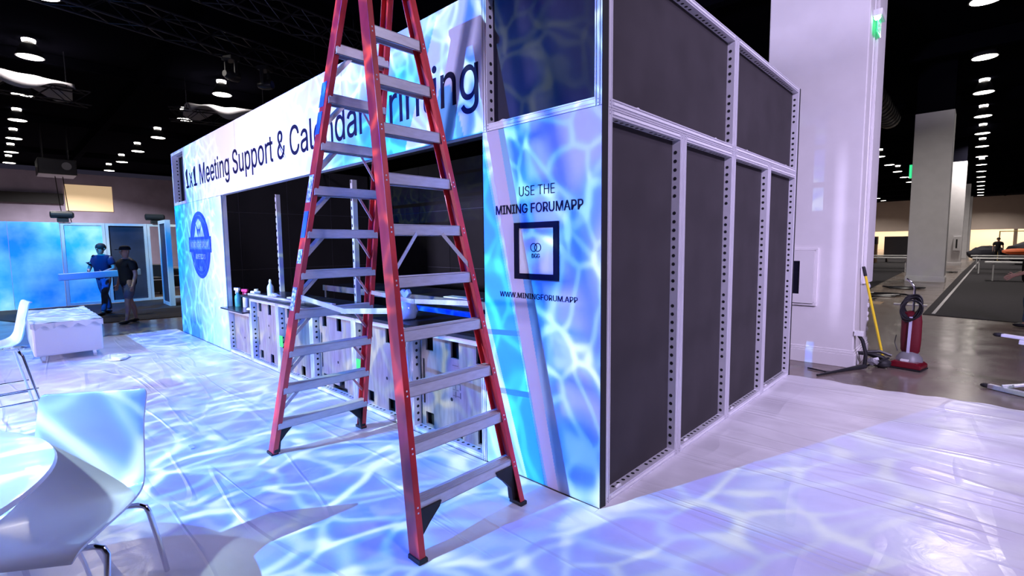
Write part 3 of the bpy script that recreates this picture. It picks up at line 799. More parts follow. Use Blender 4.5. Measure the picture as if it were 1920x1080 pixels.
# stickers on the near left rail, blue tape higher up
LBL = mat('blue_white_label', (.12, .25, .75), .4, col2=(.8, .82, .9), nscale=45, ntw=(.45, .55))
def onrail(S, F, z0, z1, mt, name, w0=-.032, w1=.032, face='web', label=None):
    o = -1 if F == 'f' else 1
    a = rp(S, F, z0); c = rp(S, F, z1); e = .0035*o
    b = MB()
    vs = [(a.x+w0, a.y+e, z0), (a.x+w1, a.y+e, z0), (c.x+w1, c.y+e, z1), (c.x+w0, c.y+e, z1)]
    vs += [(x, y-.003*o, z) for x, y, z in vs]
    b.add(vs, [(0, 1, 2, 3), (7, 6, 5, 4), (0, 4, 5, 1), (1, 5, 6, 2), (2, 6, 7, 3), (3, 7, 4, 0)])
    q = b.build(name, mt, lad)
    if label: q['label'] = label
onrail('A', 'f', 1.16, 1.33, LBL, 'warning_sticker', label='blue and white sticker')
onrail('A', 'f', 1.50, 1.60, LBL, 'warning_sticker', label='small blue and white sticker')
onrail('A', 'f', 1.68, 1.86, BLUET, 'warning_sticker', label='blue sticker')
onrail('A', 'f', 1.92, 2.10, LBL, 'warning_sticker', label='large oval blue sticker')
onrail('A', 'f', 2.36, 2.50, BLUET, 'tape_wrap', -.047, .01, label='blue tape')
onrail('A', 'f', 2.53, 2.68, BLUET, 'tape_wrap', -.05, .012, label='blue tape')

# ================================================================== TABLE, CHAIRS, BENCHES
t = thing('round_table', 'white round tabletop at the lower left corner', 'table', (-1.31, -3.21, 0))
b = MB(); b.lathe([(.86, .705), (.90, .712), (.912, .725), (.905, .738), (.88, .741)], n=96); b.build('tabletop', TTOP, t, smooth=True)
MB().lathe([(.04, .02), (.04, .705)], n=20).build('pedestal', CHROME, t, smooth=True)
MB().lathe([(.30, .006), (.30, .02), (.05, .035)], n=32).build('base', CHROME, t, smooth=True)

def shell_mesh(prof, wid, th=.009, nu=16):
    """prof: (x, z, halfwidth, curl) down the centre line from the front edge to the top of the back."""
    from mathutils import geometry
    pts = []
    n = len(prof)
    def cr(i, t):
        p = [Vector(prof[max(0, min(n-1, j))]) for j in (i-1, i, i+1, i+2)]
        return .5*((2*p[1])+(-p[0]+p[2])*t+(2*p[0]-5*p[1]+4*p[2]-p[3])*t*t+(-p[0]+3*p[1]-3*p[2]+p[3])*t**3)
    for i in range(n-1):
        for s in range(5): pts.append(cr(i, s/5))
    pts.append(Vector(prof[-1]))
    vs = []; fs = []
    for k, p in enumerate(pts):
        d = (pts[min(k+1, len(pts)-1)]-pts[max(k-1, 0)]); nx, nz_ = d[1], -d[0]; l = math.hypot(nx, nz_) or 1; nx /= l; nz_ /= l
        for i in range(nu+1):
            u = -1+2*i/nu; c = p[3]*u*u
            vs.append((p[0]+nx*c, p[2]*u, p[1]+nz_*c))
    for k in range(len(pts)-1):
        for i in range(nu): a = k*(nu+1)+i; fs.append((a, a+1, a+nu+2, a+nu+1))
    b = MB(); b.add(vs, fs); return b
def make_chair(label, loc, rz, seat=.43, back=.91, bar=False):
    t = thing('bar_chair' if bar else 'shell_chair', label, 'chair', loc, rz)
    s = seat
    prof = [(.235, s-.035, .205, .0), (.215, s-.005, .225, .005), (.10, s, .235, .012), (-.08, s-.005, .24, .02), (-.20, s+.01, .245, .03), (-.262, s+.075, .24, .022), (-.285, s+.20, .232, .012), (-.31, s+.34, .225, .006), (-.345, back-.012, .225, .0), (-.352, back, .205, .0)] if not bar else \
           [(.225, s-.03, .20, .0), (.205, s, .21, .004), (.08, s+.003, .22, .012), (-.08, s, .225, .02), (-.18, s+.02, .23, .03), (-.22, s+.08, .22, .022), (-.235, s+.18, .21, .012), (-.27, back-.02, .20, .006), (-.285, back, .17, .0)]
    o = shell_mesh(prof, .23).build('shell', SHELL, t, smooth=True, fix=False, angle=180)
    so = o.modifiers.new('solid', 'SOLIDIFY'); so.thickness = .010; so.offset = 1
    bv = o.modifiers.new('bevel', 'BEVEL'); bv.width = .003; bv.segments = 2
    r = .0115
    for sy in (-1, 1):
        for nm, x0, x1 in (('rear', -.17, -.27), ('front', .155, .22)):
            h = s-.022
            yo = .255; 
            pts = [(x0*.6, sy*.12, h), (x0, sy*.18, h), (x0, sy*(yo-.02), h+.002), (x0, sy*(yo+.012), h-.008), (x0, sy*(yo+.024), h-.035), ((x0+x1)/2, sy*(yo+.03), h*.5), (x1, sy*(yo+.035), .01)]
            if bar: pts = [(x0*.6, sy*.10, h), (x0, sy*.16, h), (x0, sy*.20, h-.01), (x0*1.1, sy*.215, h-.05), (x1*1.15, sy*.24, .01)]
            MB().tube(pts, r, 12).build('leg', CHROME, t, smooth=True)
    cr_ = MB()
    if bar:
        for zz in (.25, .36):
            for sy in (-1, 1): cr_.tube([(-.27, sy*.23, zz), (.22, sy*.23, zz)], .007, 8)
            cr_.tube([(.22, -.23, zz), (.22, .23, zz)], .007, 8)
        cr_.build('foot_rail', CHROME, t, smooth=True)
    else:
        cr_.tube([(.10, -.12, s-.022), (-.10, -.12, s-.022), (-.10, .12, s-.022), (.10, .12, s-.022)], .008, 8, closed=True); cr_.build('seat_frame', CHROME, t, smooth=True)
    return t
make_chair('white shell chair with chrome legs drawn up to the round table', (-1.21, -2.335, .006), math.radians(-35))
make_chair('white bar chair seen from the side at the left edge of the photo', (-4.72, -2.52, .006), math.radians(-84), .74, 1.13, True)

def bench(label, x0, x1, y0, y1, h, wrap=True):
    t = thing('bench', label, 'bench', ((x0+x1)/2, (y0+y1)/2, 0)); dx = (x1-x0)/2; dy = (y1-y0)/2
    MB().box((-dx, -dy, .10), (dx, dy, h)).build('upholstered_block', mat('lavender_white_vinyl', (.72, .70, .78), .5), t, bevel=.025)
    for sx in (-1, 1):
        for sy in (-1, 1): MB().box((sx*(dx-.10)-.02, sy*(dy-.1)-.02, .01), (sx*(dx-.10)+.02, sy*(dy-.1)+.02, .105)).build('foot', CHROME, t)
    if wrap:
        vs = []; fs = []; nx, ny = 40, 16
        for j in range(ny+1):
            for i in range(nx+1):
                u = i/nx; v = j/ny; x = -dx-.015+(2*dx+.03)*u; y = -dy-.015+(2*dy+.03)*v
                vs.append((x, y, h+.012+.022*abs(NZ.noise(Vector((x*4, y*7, 1))))+.012*NZ.noise(Vector((x*12, y*12, 5)))))
        for j in range(ny):
            for i in range(nx): a = j*(nx+1)+i; fs.append((a, a+1, a+nx+2, a+nx+1))
        # skirt hanging a little way down over the front
        b = MB(); b.add(vs, fs)
        n0 = len(b.v); sk = []; 
        for i in range(ny+1):
            y = -dy-.015+(2*dy+.03)*i/ny; d = .05+.03*math.sin(i*1.7)
            sk += [(dx+.018, y, h+.014), (dx+.022+.006*math.sin(i*2.2), y, h-d)]
        b.add(sk, [(2*i, 2*i+1, 2*i+3, 2*i+2) for i in range(ny)])
        b.build('plastic_wrap', FILM, t, smooth=True, fix=False, angle=180)
    return t
bench('white block bench with plastic wrapped over its top, on short chrome feet', -10.1, -7.95, -2.13, -1.37, .56)
bench('low white block bench at the left edge behind the bar chair', -11.8, -9.9, -4.4, -2.5, .44, False)
b = MB(); b.blob((0, 0, .02), .16, 16, (1.7, 1, .2), .1); tag(b.build('plastic_wrap', FILM, smooth=True, loc=(-7.55, -1.28, .004)), 'loose heap of clear plastic on the floor beside the wrapped bench', 'plastic wrap')

# ================================================================== END PANELS (left background)
EP = -16.9
def endprint(x, z): return (.80, .86, .95)
def epanel(label, y0, y1, infill, h=2.33, framed=True):
    t = thing('end_panel', label, 'wall panel', (EP, y0, .02), PI/2, 'end panels')
    w_ = y1-y0
    if framed:
        b = MB(); frame_geo(b, w_, h, .07, .09, 'LRB'); b.build('frame', [ALU, HOLE], t)
        if infill: MB().box((.066, .03 if infill is not INFILLF else .06, .066), (w_-.066, .07, h-.066)).build('infill', infill, t)
    else:
        MB().box((.003, 0, 0), (w_-.003, .06, h)).build('panel', infill, t)
    return t
EW = mat('aqua_painted_light', (.04, .50, .92), .5, col2=(.70, .92, .98), nscale=.9, ntw=(.40, .60))  # projected water clouds painted into the panel colour
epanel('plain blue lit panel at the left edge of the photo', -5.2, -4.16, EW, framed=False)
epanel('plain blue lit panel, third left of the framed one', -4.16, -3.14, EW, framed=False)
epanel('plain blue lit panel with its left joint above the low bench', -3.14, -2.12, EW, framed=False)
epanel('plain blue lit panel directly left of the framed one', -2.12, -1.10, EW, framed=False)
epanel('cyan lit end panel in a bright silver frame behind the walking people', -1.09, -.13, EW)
epanel('dark end panel in a blue lit silver frame behind the man in the cap', -.12, .86, INFILLF)
epanel('open silver door frame right of the dark end panel', .87, 1.75, None)
epanel('open silver door frame partly hidden by the booth end', 1.76, 2.8, None)
t = thing('end_panel', 'tall silver frame turned edge-on beside the booth end', 'wall panel', (-14.5, .97, .02), math.radians(179))
b = MB(); frame_geo(b, .9, 2.36, .09, .12, ''); b.build('frame', [ALU, HOLE], t)
MB().box((.08, .06, .08), (.82, .1, 2.28)).build('infill', INFILLF, t)
# clamp lights on top of the end panels
def clamp_light(y, label):
    t = thing('spot_lamp', label, 'spotlight', (EP+.02, y, 2.36))
    MB().box((-.06, -.12, 0), (.06, .12, .10)).build('bracket', BLACKP, t, bevel=.01)
    MB().lathe([(.06, -.26), (.10, -.24), (.10, .2), (.06, .24)], (0, 0, .20), 14, 'Y').build('lamp_head', BLACKP, t, smooth=True)
clamp_light(-1.02, 'small black spotlight on top of the end panels above the framed cyan one')
clamp_light(1.10, 'small black spotlight on top of the end panels above the open door frame')
# dim hall beyond the open frames
for k, (x, y, s_) in enumerate(((-21, 1.7, .5), (-22, 2.6, .45), (-19.5, 1.3, .3))):
    t = thing('shipping_case', ('dark shipping case seen through the open frame', 'further dark shipping case seen through the open frame', 'small dark shipping case just beyond the open frame')[k], 'case', (x, y, 0))
    MB().box((-.4, -s_, .08), (.4, s_, 1.0-.2*k)).build('body', BLACKP, t, bevel=.02)
    MB().box((.401, -s_*.95, .5), (.408, s_*.95, .53)).build('edge_strip', ALU, t)
    for sy in (-1, 1): MB().lathe([(.04, -.02), (.04, .02)], (.3, sy*s_*.8, .041), 12, 'Y').build('caster', RUBBER, t)
# truss with drapes, moving heads, projector
def truss(p, q, w_, name, label, n):
    t = thing(name, label, 'truss', p); p = Vector(p); q = Vector(q); d = q-p; L_ = d.length; dd = d.normalized(); sd = Vector((-dd.y, dd.x, 0)).normalized()
    b = MB(); cs = []
    for a, c in ((-1, 0), (1, 0), (-1, 1), (1, 1)):
        o = sd*a*w_/2+Vector((0, 0, c*w_)); cs.append(o); b.tube([o, o+d], .028, 6)
    b.build('chords', TRUSS, t, smooth=True)
    g = MB()
    for i in range(n):
        u, v = d*(i/n), d*((i+1)/n)
        for A, B_ in ((0, 1), (2, 3), (0, 2), (1, 3)):
            g.tube([cs[A]+u, cs[B_]+v] if i % 2 else [cs[B_]+u, cs[A]+v], .014, 5)
    g.build('lattice', TRUSS, t)
    hg = MB()
    for f_ in (.15, .85): hg.tube([d*f_+Vector((0, 0, w_)), Vector((d.x*f_, d.y*f_, CEIL-.02-p.z))], .012, 5)
    hg.build('hanging_chain', TRUSS, t)
    return t
truss((-20.9, -3.6, 6.6), (-21.4, .3, 6.6), .45, 'lighting_truss', 'dark lattice truss under the leftmost lamps, sheet draped over it', 8)
truss((-21.6, 2.7, 6.6), (-20.4, 6.4, 6.6), .45, 'lighting_truss', 'dark lattice truss just above the far end of the sign', 8)
truss((-12.4, -3.5, 6.8), (-14.2, 6.5, 6.8), .5, 'lighting_truss', 'long dark truss crossing the ceiling left of the ladder top', 18)
truss((-10.6, -3.0, 7.1), (-11.8, 6.5, 7.1), .5, 'lighting_truss', 'second dark truss crossing behind the first at the top left', 18)
def drape(x0, y0, x1, y1, z, label):
    vs = []; fs = []; n = 30; m_ = 6
    for j in range(m_+1):
        for i in range(n+1):
            u = i/n; v = j/m_; x = x0+(x1-x0)*u; y = y0+(y1-y0)*u
            vs.append((x+(v-.5)*.95, y, z+.06*NZ.noise(Vector((u*6, v*2, x0)))-1.5*max(0, abs(v-.5)-.28)*(1+.6*math.sin(u*9+v*3))))
    for j in range(m_):
        for i in range(n): a = j*(n+1)+i; fs.append((a, a+1, a+n+2, a+n+1))
    b = MB(); b.add(vs, fs); o = b.build('draped_sheet', DRAPE, smooth=True, fix=False, angle=180); so = o.modifiers.new('s', 'SOLIDIFY'); so.thickness = .01; tag(o, label, 'sheet')
drape(-20.9, -3.0, -21.4, -.1, 7.24, 'crumpled grey sheet draped over the truss under the leftmost lamps')
drape(-21.3, 3.2, -20.6, 5.6, 7.24, 'crumpled grey sheet draped over the truss above the far end of the sign')
def moving_head(loc, rz, label):
    t = thing('moving_head_light', label, 'stage light', loc, rz)
    MB().box((-.18, -.14, .0), (.18, .14, .12)).build('base', BLACKP, t, bevel=.015)
    y = MB(); y.box((-.2, -.05, -.38), (-.15, .05, .0)); y.box((.15, -.05, -.38), (.2, .05, .0)); y.build('yoke', BLACKP, t, bevel=.01)
    h = MB(); h.lathe([(.08, -.22), (.13, -.12), (.145, .05), (.125, .2)], (0, 0, -.38), 18, 'Y'); h.build('lamp_head', BLACKP, t, smooth=True)
    MB().disc((0, .203, -.38), .10, (0, 1, 0), 18).build('lens', mat('stage_lens', (.03, .05, .2), .08, coat=1), t)
moving_head((-13.45, 2.4, 6.66), .4, 'black round stage light hanging left of the ladder top')
moving_head((-13.62, 3.35, 6.66), -.9, 'black stage light hanging nearest the ladder top')
t = thing('video_projector', 'dark box projector hanging before the lit opening at the left', 'projector', (-34, .2, 5.9))
MB().box((-.9, -.75, -.45), (.9, .75, .35)).build('body', BLACKP, t, bevel=.04)
for s in (-1, 1): MB().tube([(0, s*.5, .35), (0, s*.5, 2.38)], .04, 6).build('hanging_rod', TRUSS, t)
MB().disc((.91, .35, 0), .2, (1, 0, 0), 16).build('lens', mat('projector_lens', (.3, .3, .35), .1, coat=1), t)
t = thing('chain_cable', 'pair of hanging cables below the projector', 'cable', (-33.6, .25, 5.4))
for s in (-.15, .15): MB().tube([(0, s, 0), (0, s+.1, -1.6), (0, s+.25, -2.9)], .02, 5).build('cable', BLACK, t)

# ================================================================== COLUMNS (right)
def column(label, x0, x1, y0, y1, h, base=True):
    t = thing('column', label, 'column', ((x0+x1)/2, (y0+y1)/2, 0)); dx = (x1-x0)/2; dy = (y1-y0)/2
    MB().box((-dx, -dy, 0), (dx, dy, h)).build('shaft', COLW, t, bevel=.012)
    k = MB(); k.box((-dx-.025, -dy-.025, 0), (dx+.025, dy+.025, .17)); k.box((-dx-.017, -dy-.017, .17), (dx+.017, dy+.017, .20)); k.box((-dx-.008, -dy-.008, .2), (dx+.008, dy+.008, .225))
    k.build('skirting', COLW, t, bevel=.006)
    if h < CEIL-.1: MB().box((-dx+.02, -dy+.02, h), (dx-.02, dy-.02, CEIL)).build('dark_top', CEILM, t)
    return t, dx, dy
c1, dx, dy = column('huge white square column beside the far end of the booth', -.62, .50, 5.02, 6.05, CEIL-.02)
# plaster corner strip and chipped edge
MB().box((dx-.001, -dy+.30, 1.05), (dx+.012, -dy+.34, CEIL-.1)).build('corner_strip', WHP, c1)
MB().box((dx-.002, -dy+.42, 1.05), (dx+.035, dy-.02, CEIL-.1)).build('wall_casing', COLW, c1, bevel=.01)
k = MB()
for i in range(7): k.blob((dx, dy-.05, .25+i*.12+random.uniform(-.03, .03)), .03, 8, (.6, .8, 1.2), .25)
k.build('chipped_edge', COLW, c1)
t = thing('extinguisher_cabinet', 'white fire extinguisher cabinet with a dark glass slot on the near column', 'cabinet', (-.16, 5.02, .80))
b = MB(); plate_holes(b, -.20, .20, 0, .70, -.05, -.035, [(-.05, .03, .12, .56)]); b.box((-.20, -.035, 0), (.20, 0, .02)); b.box((-.20, -.035, .68), (.20, 0, .70)); b.box((-.2, -.035, 0), (-.18, 0, .7)); b.box((.18, -.035, 0), (.2, 0, .7)); b.build('door', COLW, t)
MB().box((-.05, -.036, .12), (.03, -.030, .56)).build('glass_slot', mat('dark_glass', (.01, .01, .02), .05, coat=1), t)
q = MB()
q.box((-.235, -.03, -.035), (.235, -.0, .0)); q.box((-.235, -.03, .70), (.235, 0, .735)); q.box((-.235, -.03, 0), (-.2, 0, .7)); q.box((.2, -.03, 0), (.235, 0, .7)); q.build('surround', COLW, t, bevel=.006)
t = thing('exit_sign', 'green glowing exit sign on a bracket high on the near column', 'exit sign', (.50, 5.3, 4.22))
MB().box((0, -.15, .12), (.10, .15, .20)).build('housing', WHP, t, bevel=.012)
EX = mat('green_sign_glass', (.1, .7, .3), .1, emit=(.05, .9, .35), estr=.9)
MB().box((.045, -.14, -.06), (.055, .14, .12)).build('sign_plate', EX, t)
MB().lathe([(.03, -.01), (.035, .0)], (.05, -.13, .10), 12, 'Y').build('bulb', mat('green_white_bulb', (.7, 1, .8), .3, emit=(.6, 1, .75), estr=9), t)
o = text_mesh('sign_lettering', 'EXIT', .22, .11, WHP, t, bold=.01, loc=(.0565, -.11, -.03), rot=(PI/2, 0, PI/2))
c2, _, _ = column('second white square column with a cut off top, right of the big one', -.44, .70, 22.3, 23.4, 6.42)
c3, dx3, dy3 = column('third white square column, half hidden by the second', -.40, .82, 39, 40.1, 6.42)
column('fourth white square column, a pale strip behind the third', -.40, .85, 56, 57.1, 6.42)
column('farthest white square column in the line', -.40, .85, 73, 74.1, 6.42)
t = thing('extinguisher_cabinet', 'small distant fire extinguisher cabinet on the third column', 'cabinet', (.60, 38.99, .95))
MB().box((-.17, -.08, 0), (.17, 0, .85)).build('door', COLW, t); MB().box((-.06, -.085, .15), (.02, -.08, .7)).build('glass_slot', BLACK, t)
for (x, y, z, lb) in ((-.44, 22.6, 4.3, 'tiny green exit sign at the left edge of the second column'), (.7, 39.3, 5.2, 'tiny green exit sign above the third column')):
    t = thing('exit_sign', lb, 'exit sign', (x, y, z)); s = 1 if x > 0 else -1
    MB().box((0, -.12, -.25), (s*.10, .12, .25)).build('sign_plate', EX, t)

# ================================================================== CLEANING GEAR
t = thing('vacuum_cleaner', 'red upright vacuum cleaner with its black cord coiled on the handle', 'vacuum cleaner', (1.02, 5.5, 0), math.radians(-12))
VR = mat('red_plastic', (.16, .006, .016), .25, coat=.6)
b = MB(); b.prism([(-.16, .02), (.17, .02), (.17, .07), (.12, .10), (-.12, .10), (-.16, .07)], -.17, .10, 'XZ'); b.build('floor_head', VR, t, bevel=.012)
MB().box((-.165, -.178, .006), (.175, .1, .022)).build('bumper', RUBBER, t)
b = MB(); b.lathe([(.14, .09), (.13, .14), (.09, .19), (.05, .21)], (0, .02, 0), 24); b.build('motor_hood', GREY, t, smooth=True)
MB().box((-.045, -.155, .10), (.035, -.10, .125)).build('badge_plate', WHP, t, bevel=.004)
b = MB()
pr = [(.07, .17), (.10, .22), (.108, .35), (.108, .60), (.095, .70), (.03, .73)]
b.lathe(pr, (0, .03, 0), 20); b.v = [(x, .03+(y-.03)*.55, z) for x, y, z in b.v]; b.build('dust_bag', REDP, t, smooth=True)
MB().bar((.0, -.045, .20), (.012, -.045, .66), .03, .012, up=(0, 1, 0)).build('front_strip', mat('pale_lilac_strip', (.6, .58, .8), .4), t)
MB().tube([(0, .05, .2), (0, .06, .75), (0, .065, .93), (.0, .065, 1.02), (-.04, .065, 1.09), (-.09, .065, 1.13)], .013, 10).build('handle', CHROME, t, smooth=True)
b = MB()
for k in range(14):
    r1 = .080+.0055*(k % 7); r2 = .115+.009*(k % 6)
    b.tube([(.0+r1*math.cos(a*PI/14)+.002*k-.01, .035-.008*k, .80-.004*k+r2*math.sin(a*PI/14+.2*(k % 3))) for a in range(28)], .009, 6, closed=True)
b.build('coiled_cord', BLACKP, t, smooth=True)
b = MB(); b.tube([(-.12, .0, .2), (-.16, .01, .3), (-.15, .02, .4)], .006, 6); b.build('loose_cord', BLACKP, t)

t = thing('dust_mop', 'yellow handled dust mop leaning against the big column', 'mop', (.79, 5.28, 0))
top = Vector((.535-.79, 5.22-5.28, 1.29)); bot = Vector((0.0, 0, .09))
MB().tube([bot, bot+(top-bot)*.9], .015, 10).build('handle', YEL, t, smooth=True)
MB().tube([bot+(top-bot)*.9, top], .019, 10).build('grip', RUBBER, t, smooth=True)
b = MB(); b.blob((-.02, 0, .06), .10, 14, (1.0, .8, .6), .12); b.build('mop_head', RUBBER, t, smooth=True)
b = MB(); b.tube([(-.30, -.02, .16), (-.15, -.03, .17), (-.03, 0, .13), (.02, .0, .06)], [.02, .03, .045, .05], 10); b.build('mop_fringe', RUBBER, t, smooth=True)
t = thing('hand_cart', 'toppled black hand cart with a white block, at the foot of the big column', 'cart', (.66, 5.05, 0))
b = MB(); b.tube([(-.12, .0, .44), (-.07, .0, .36), (-.03, .0, .2), (-.04, 0, .02)], .022, 8); b.tube([(-.04, 0, .03), (.08, .05, .1), (.2, .06, .17)], .012, 8); b.tube([(-.03, .02, .22), (.1, .06, .24), (.22, .08, .2)], .02, 8); b.build('frame', BLACKP, t, smooth=True)
MB().box((-.05, -.035, -.03), (.05, .035, .03)).build('white_block', WHP, t, bevel=.005).location = (-.11, -.01, .45)
b = MB(); b.blob((.04, .0, .11), .05, 10, (1.2, .8, .9), .2); b.build('gear', GREY, t)
b = MB(); b.tube([(.02, .03, .12), (.10, .04, .15)], .02, 8); b.build('roller', WHP, t, smooth=True)
b = MB(); b.tube([(-.03, -.0, .04), (-.12, -.10, .02), (-.26, -.4, .014), (-.40, -.75, .012)], [.03, .03, .018, .012], 8); b.build('strap', BLACKP, t, smooth=True)
tag(MB().tube([(.09, 4.62, .012), (.3, 4.55, .012), (.42, 4.66, .012)], .01, 6).build('floor_cable', BLACKP), 'short black cable crossing the strap on the concrete floor', 'cable')

# folding trestle at right edge
t = thing('folding_trestle', 'silver folding trestle lying half in view at the right edge', 'trestle', (1.95, 4.85, 0))
b = MB(); b.bar((-.20, .08, .03), (.65, -.45, .03), .05, .05); b.bar((-.10, -.0, .06), (.6, .12, .22), .035, .035); b.bar((-.02, -.05, .09), (.6, .22, .26), .03, .03); b.build('foot', STEP, t, bevel=.006)
b = MB(); b.bar((-.13, .08, .60), (.7, -.1, .55), .07, .03); b.bar((.0, .02, .55), (.7, -.12, .50), .03, .045); b.build('top_rail', WHP, t, bevel=.005)
b = MB(); b.bar((.12, .0, .54), (.36, -.1, .38), .025, .025); b.bar((.28, -.12, .08), (.32, -.10, .54), .03, .03); b.build('post', STEP, t)
for p in ((-.22, .09, .03), (-.15, .08, .60)): MB().blob(p, .035, 10, (1.4, .8, .7)).build('end_cap', RUBBER, t, smooth=True)

# ================================================================== FAR HALL FURNITURE
def long_table(label, x, y, l, w_=.75, h=.74, rz=0, grp=None):
    t = thing('folding_table', label, 'table', (x, y, .013), rz, grp)
    MB().box((-l/2, -w_/2, h-.05), (l/2, w_/2, h)).build('tabletop', WOODW, t, bevel=.01)
    for sx in (-1, 1):
        b = MB(); X_ = sx*(l/2-.25)
        for sy in (-1, 1): b.tube([(X_, sy*w_*.38, 0), (X_, sy*w_*.38, h-.05)], .025, 8)
        b.tube([(X_, -w_*.38, .12), (X_, w_*.38, .12)], .02, 6)
        b.build('leg', WOODW, t)
    return t
long_table('long white folding table nearest on the carpet aisle', 3.6, 24.5, 3.6)
long_table('white folding table behind the nearest one on the carpet aisle', 2.9, 30, 3.0)
long_table('white folding table farther back on the carpet aisle, orange heap on it', 3.6, 35, 4.6)
long_table('white folding table in the gap left of the second column, front one', -1.9, 29.5, 2.2)
long_table('white folding table in the gap left of the second column, rear one', -3.1, 34, 4.0)
b = MB(); b.blob((0, 0, .12), .35, 14, (1.8, 1, .45), .1)
tag(b.build('orange_heap', mat('orange_fabric', (.8, .14, .02), .7), smooth=True, loc=(3.1, 35, .84)), 'orange cloth heap on the far white table', 'cloth')
DG = mat('dark_heap_fabric', (.02, .02, .03), .7)
for k, (x, y, s, lb) in enumerate(((4.6, 42, 1.3, 'large dark heap of covered gear beyond the white tables'), (7.3, 44, 1.6, 'largest dark heap of covered gear at the right edge'), (2.2, 52, .9, 'small dark heap of gear beside the far columns'))):
    t = thing('covered_gear', lb, 'equipment', (x, y, .013))
    b = MB(); b.blob((0, 0, s*.55), s, 16, (1.3, .8, .62), .16); b.v = [(x_, y_, max(z_, .01)) for x_, y_, z_ in b.v]; b.build('cover', DG, t, smooth=True)
    b = MB(); b.box((-s, -.4, 0), (s, .4, s*.35)); b.build('case', BLACKP, t)
t = thing('stage_light', 'blue glowing lamp on the dark gear heap at the right', 'lamp', (5.9, 40.6, 1.9))
MB().blob((0, 0, 0), .18, 12).build('glass', mat('blue_lamp', (.1, .2, .8), .3, emit=(.15, .3, 1), estr=1.6), t, smooth=True)
MB().tube([(0, 0, -.15), (0, 0, -1.88)], .03, 6).build('stand', BLACKP, t)
t = thing('yellow_rail', 'brass coloured rail standing beyond the dark gear', 'rail', (3.6, 50, .013))
MB().tube([(-.9, 0, 0), (-.9, 0, 2.2), (1.3, 0, 2.2), (1.3, 0, 0)], .05, 8).build('tube', mat('brass_paint', (.45, .33, .1), .5), t, smooth=True)
for k, (x, y, lb) in enumerate(((-4.6, 42, 'brown cardboard stack behind the rear table in the column gap'), )):
    t = thing('cardboard_box', lb, 'box', (x, y, .013)); MB().box((-.8, -.4, 0), (.8, .4, 1.35)).build('carton', TAN, t, bevel=.02); MB().box((-.82, -.42, 1.35), (.82, .42, 1.9)).build('lid', BLACKP, t)
t = thing('grey_partition', 'low grey partition behind the tables in the column gap', 'partition', (-2.0, 44, .013)); MB().box((-1.6, -.05, .3), (1.6, .05, 1.9)).build('panel', GREY, t, bevel=.01)
for s in (-1, 1): MB().box((s*1.4-.05, -.3, 0), (s*1.4+.05, .3, .3)).build('foot', BLACKP, t)
# cables and debris around the second column
def clutter(x, y, label, sc_=1.):
    b = MB()
    for i in range(5):
        a = random.uniform(0, 6.28); r = random.uniform(.2, .5)*sc_
        b.tube([(r*math.cos(a+j*.7)*(1+.3*math.sin(j*2+i)), .6*r*math.sin(a+j*.7)*(1+.2*j/4), .03+.015*math.sin(j+i)) for j in range(8)], .022, 6)
    return tag(b.build('cable_coil', BLACKP, smooth=True, loc=(x, y, 0)), label, 'cable')
clutter(-.55, 15.6, 'tangle of black cables on the concrete before the second column', 1.5)
clutter(-.2, 18.6, 'loop of black cable nearest the foot of the second column', 1.2)
clutter(-.85, 14.2, 'small black cable coil left of the vacuum on the far concrete', .9)
clutter(.45, 30, 'black cable coil on the floor by the third column', 1.0)
tag(MB().box((-.9, 13.0, .001), (-.15, 13.7, .004)).build('brown_paper', mat('kraft_paper', (.34, .24, .15), .9)), 'brown paper sheet on the concrete before the second column', 'paper')
tag(MB().box((.1, 13.2, .002), (.75, 13.35, .03)).build('pale_plank', WOODW), 'pale narrow plank on the concrete behind the vacuum', 'plank')

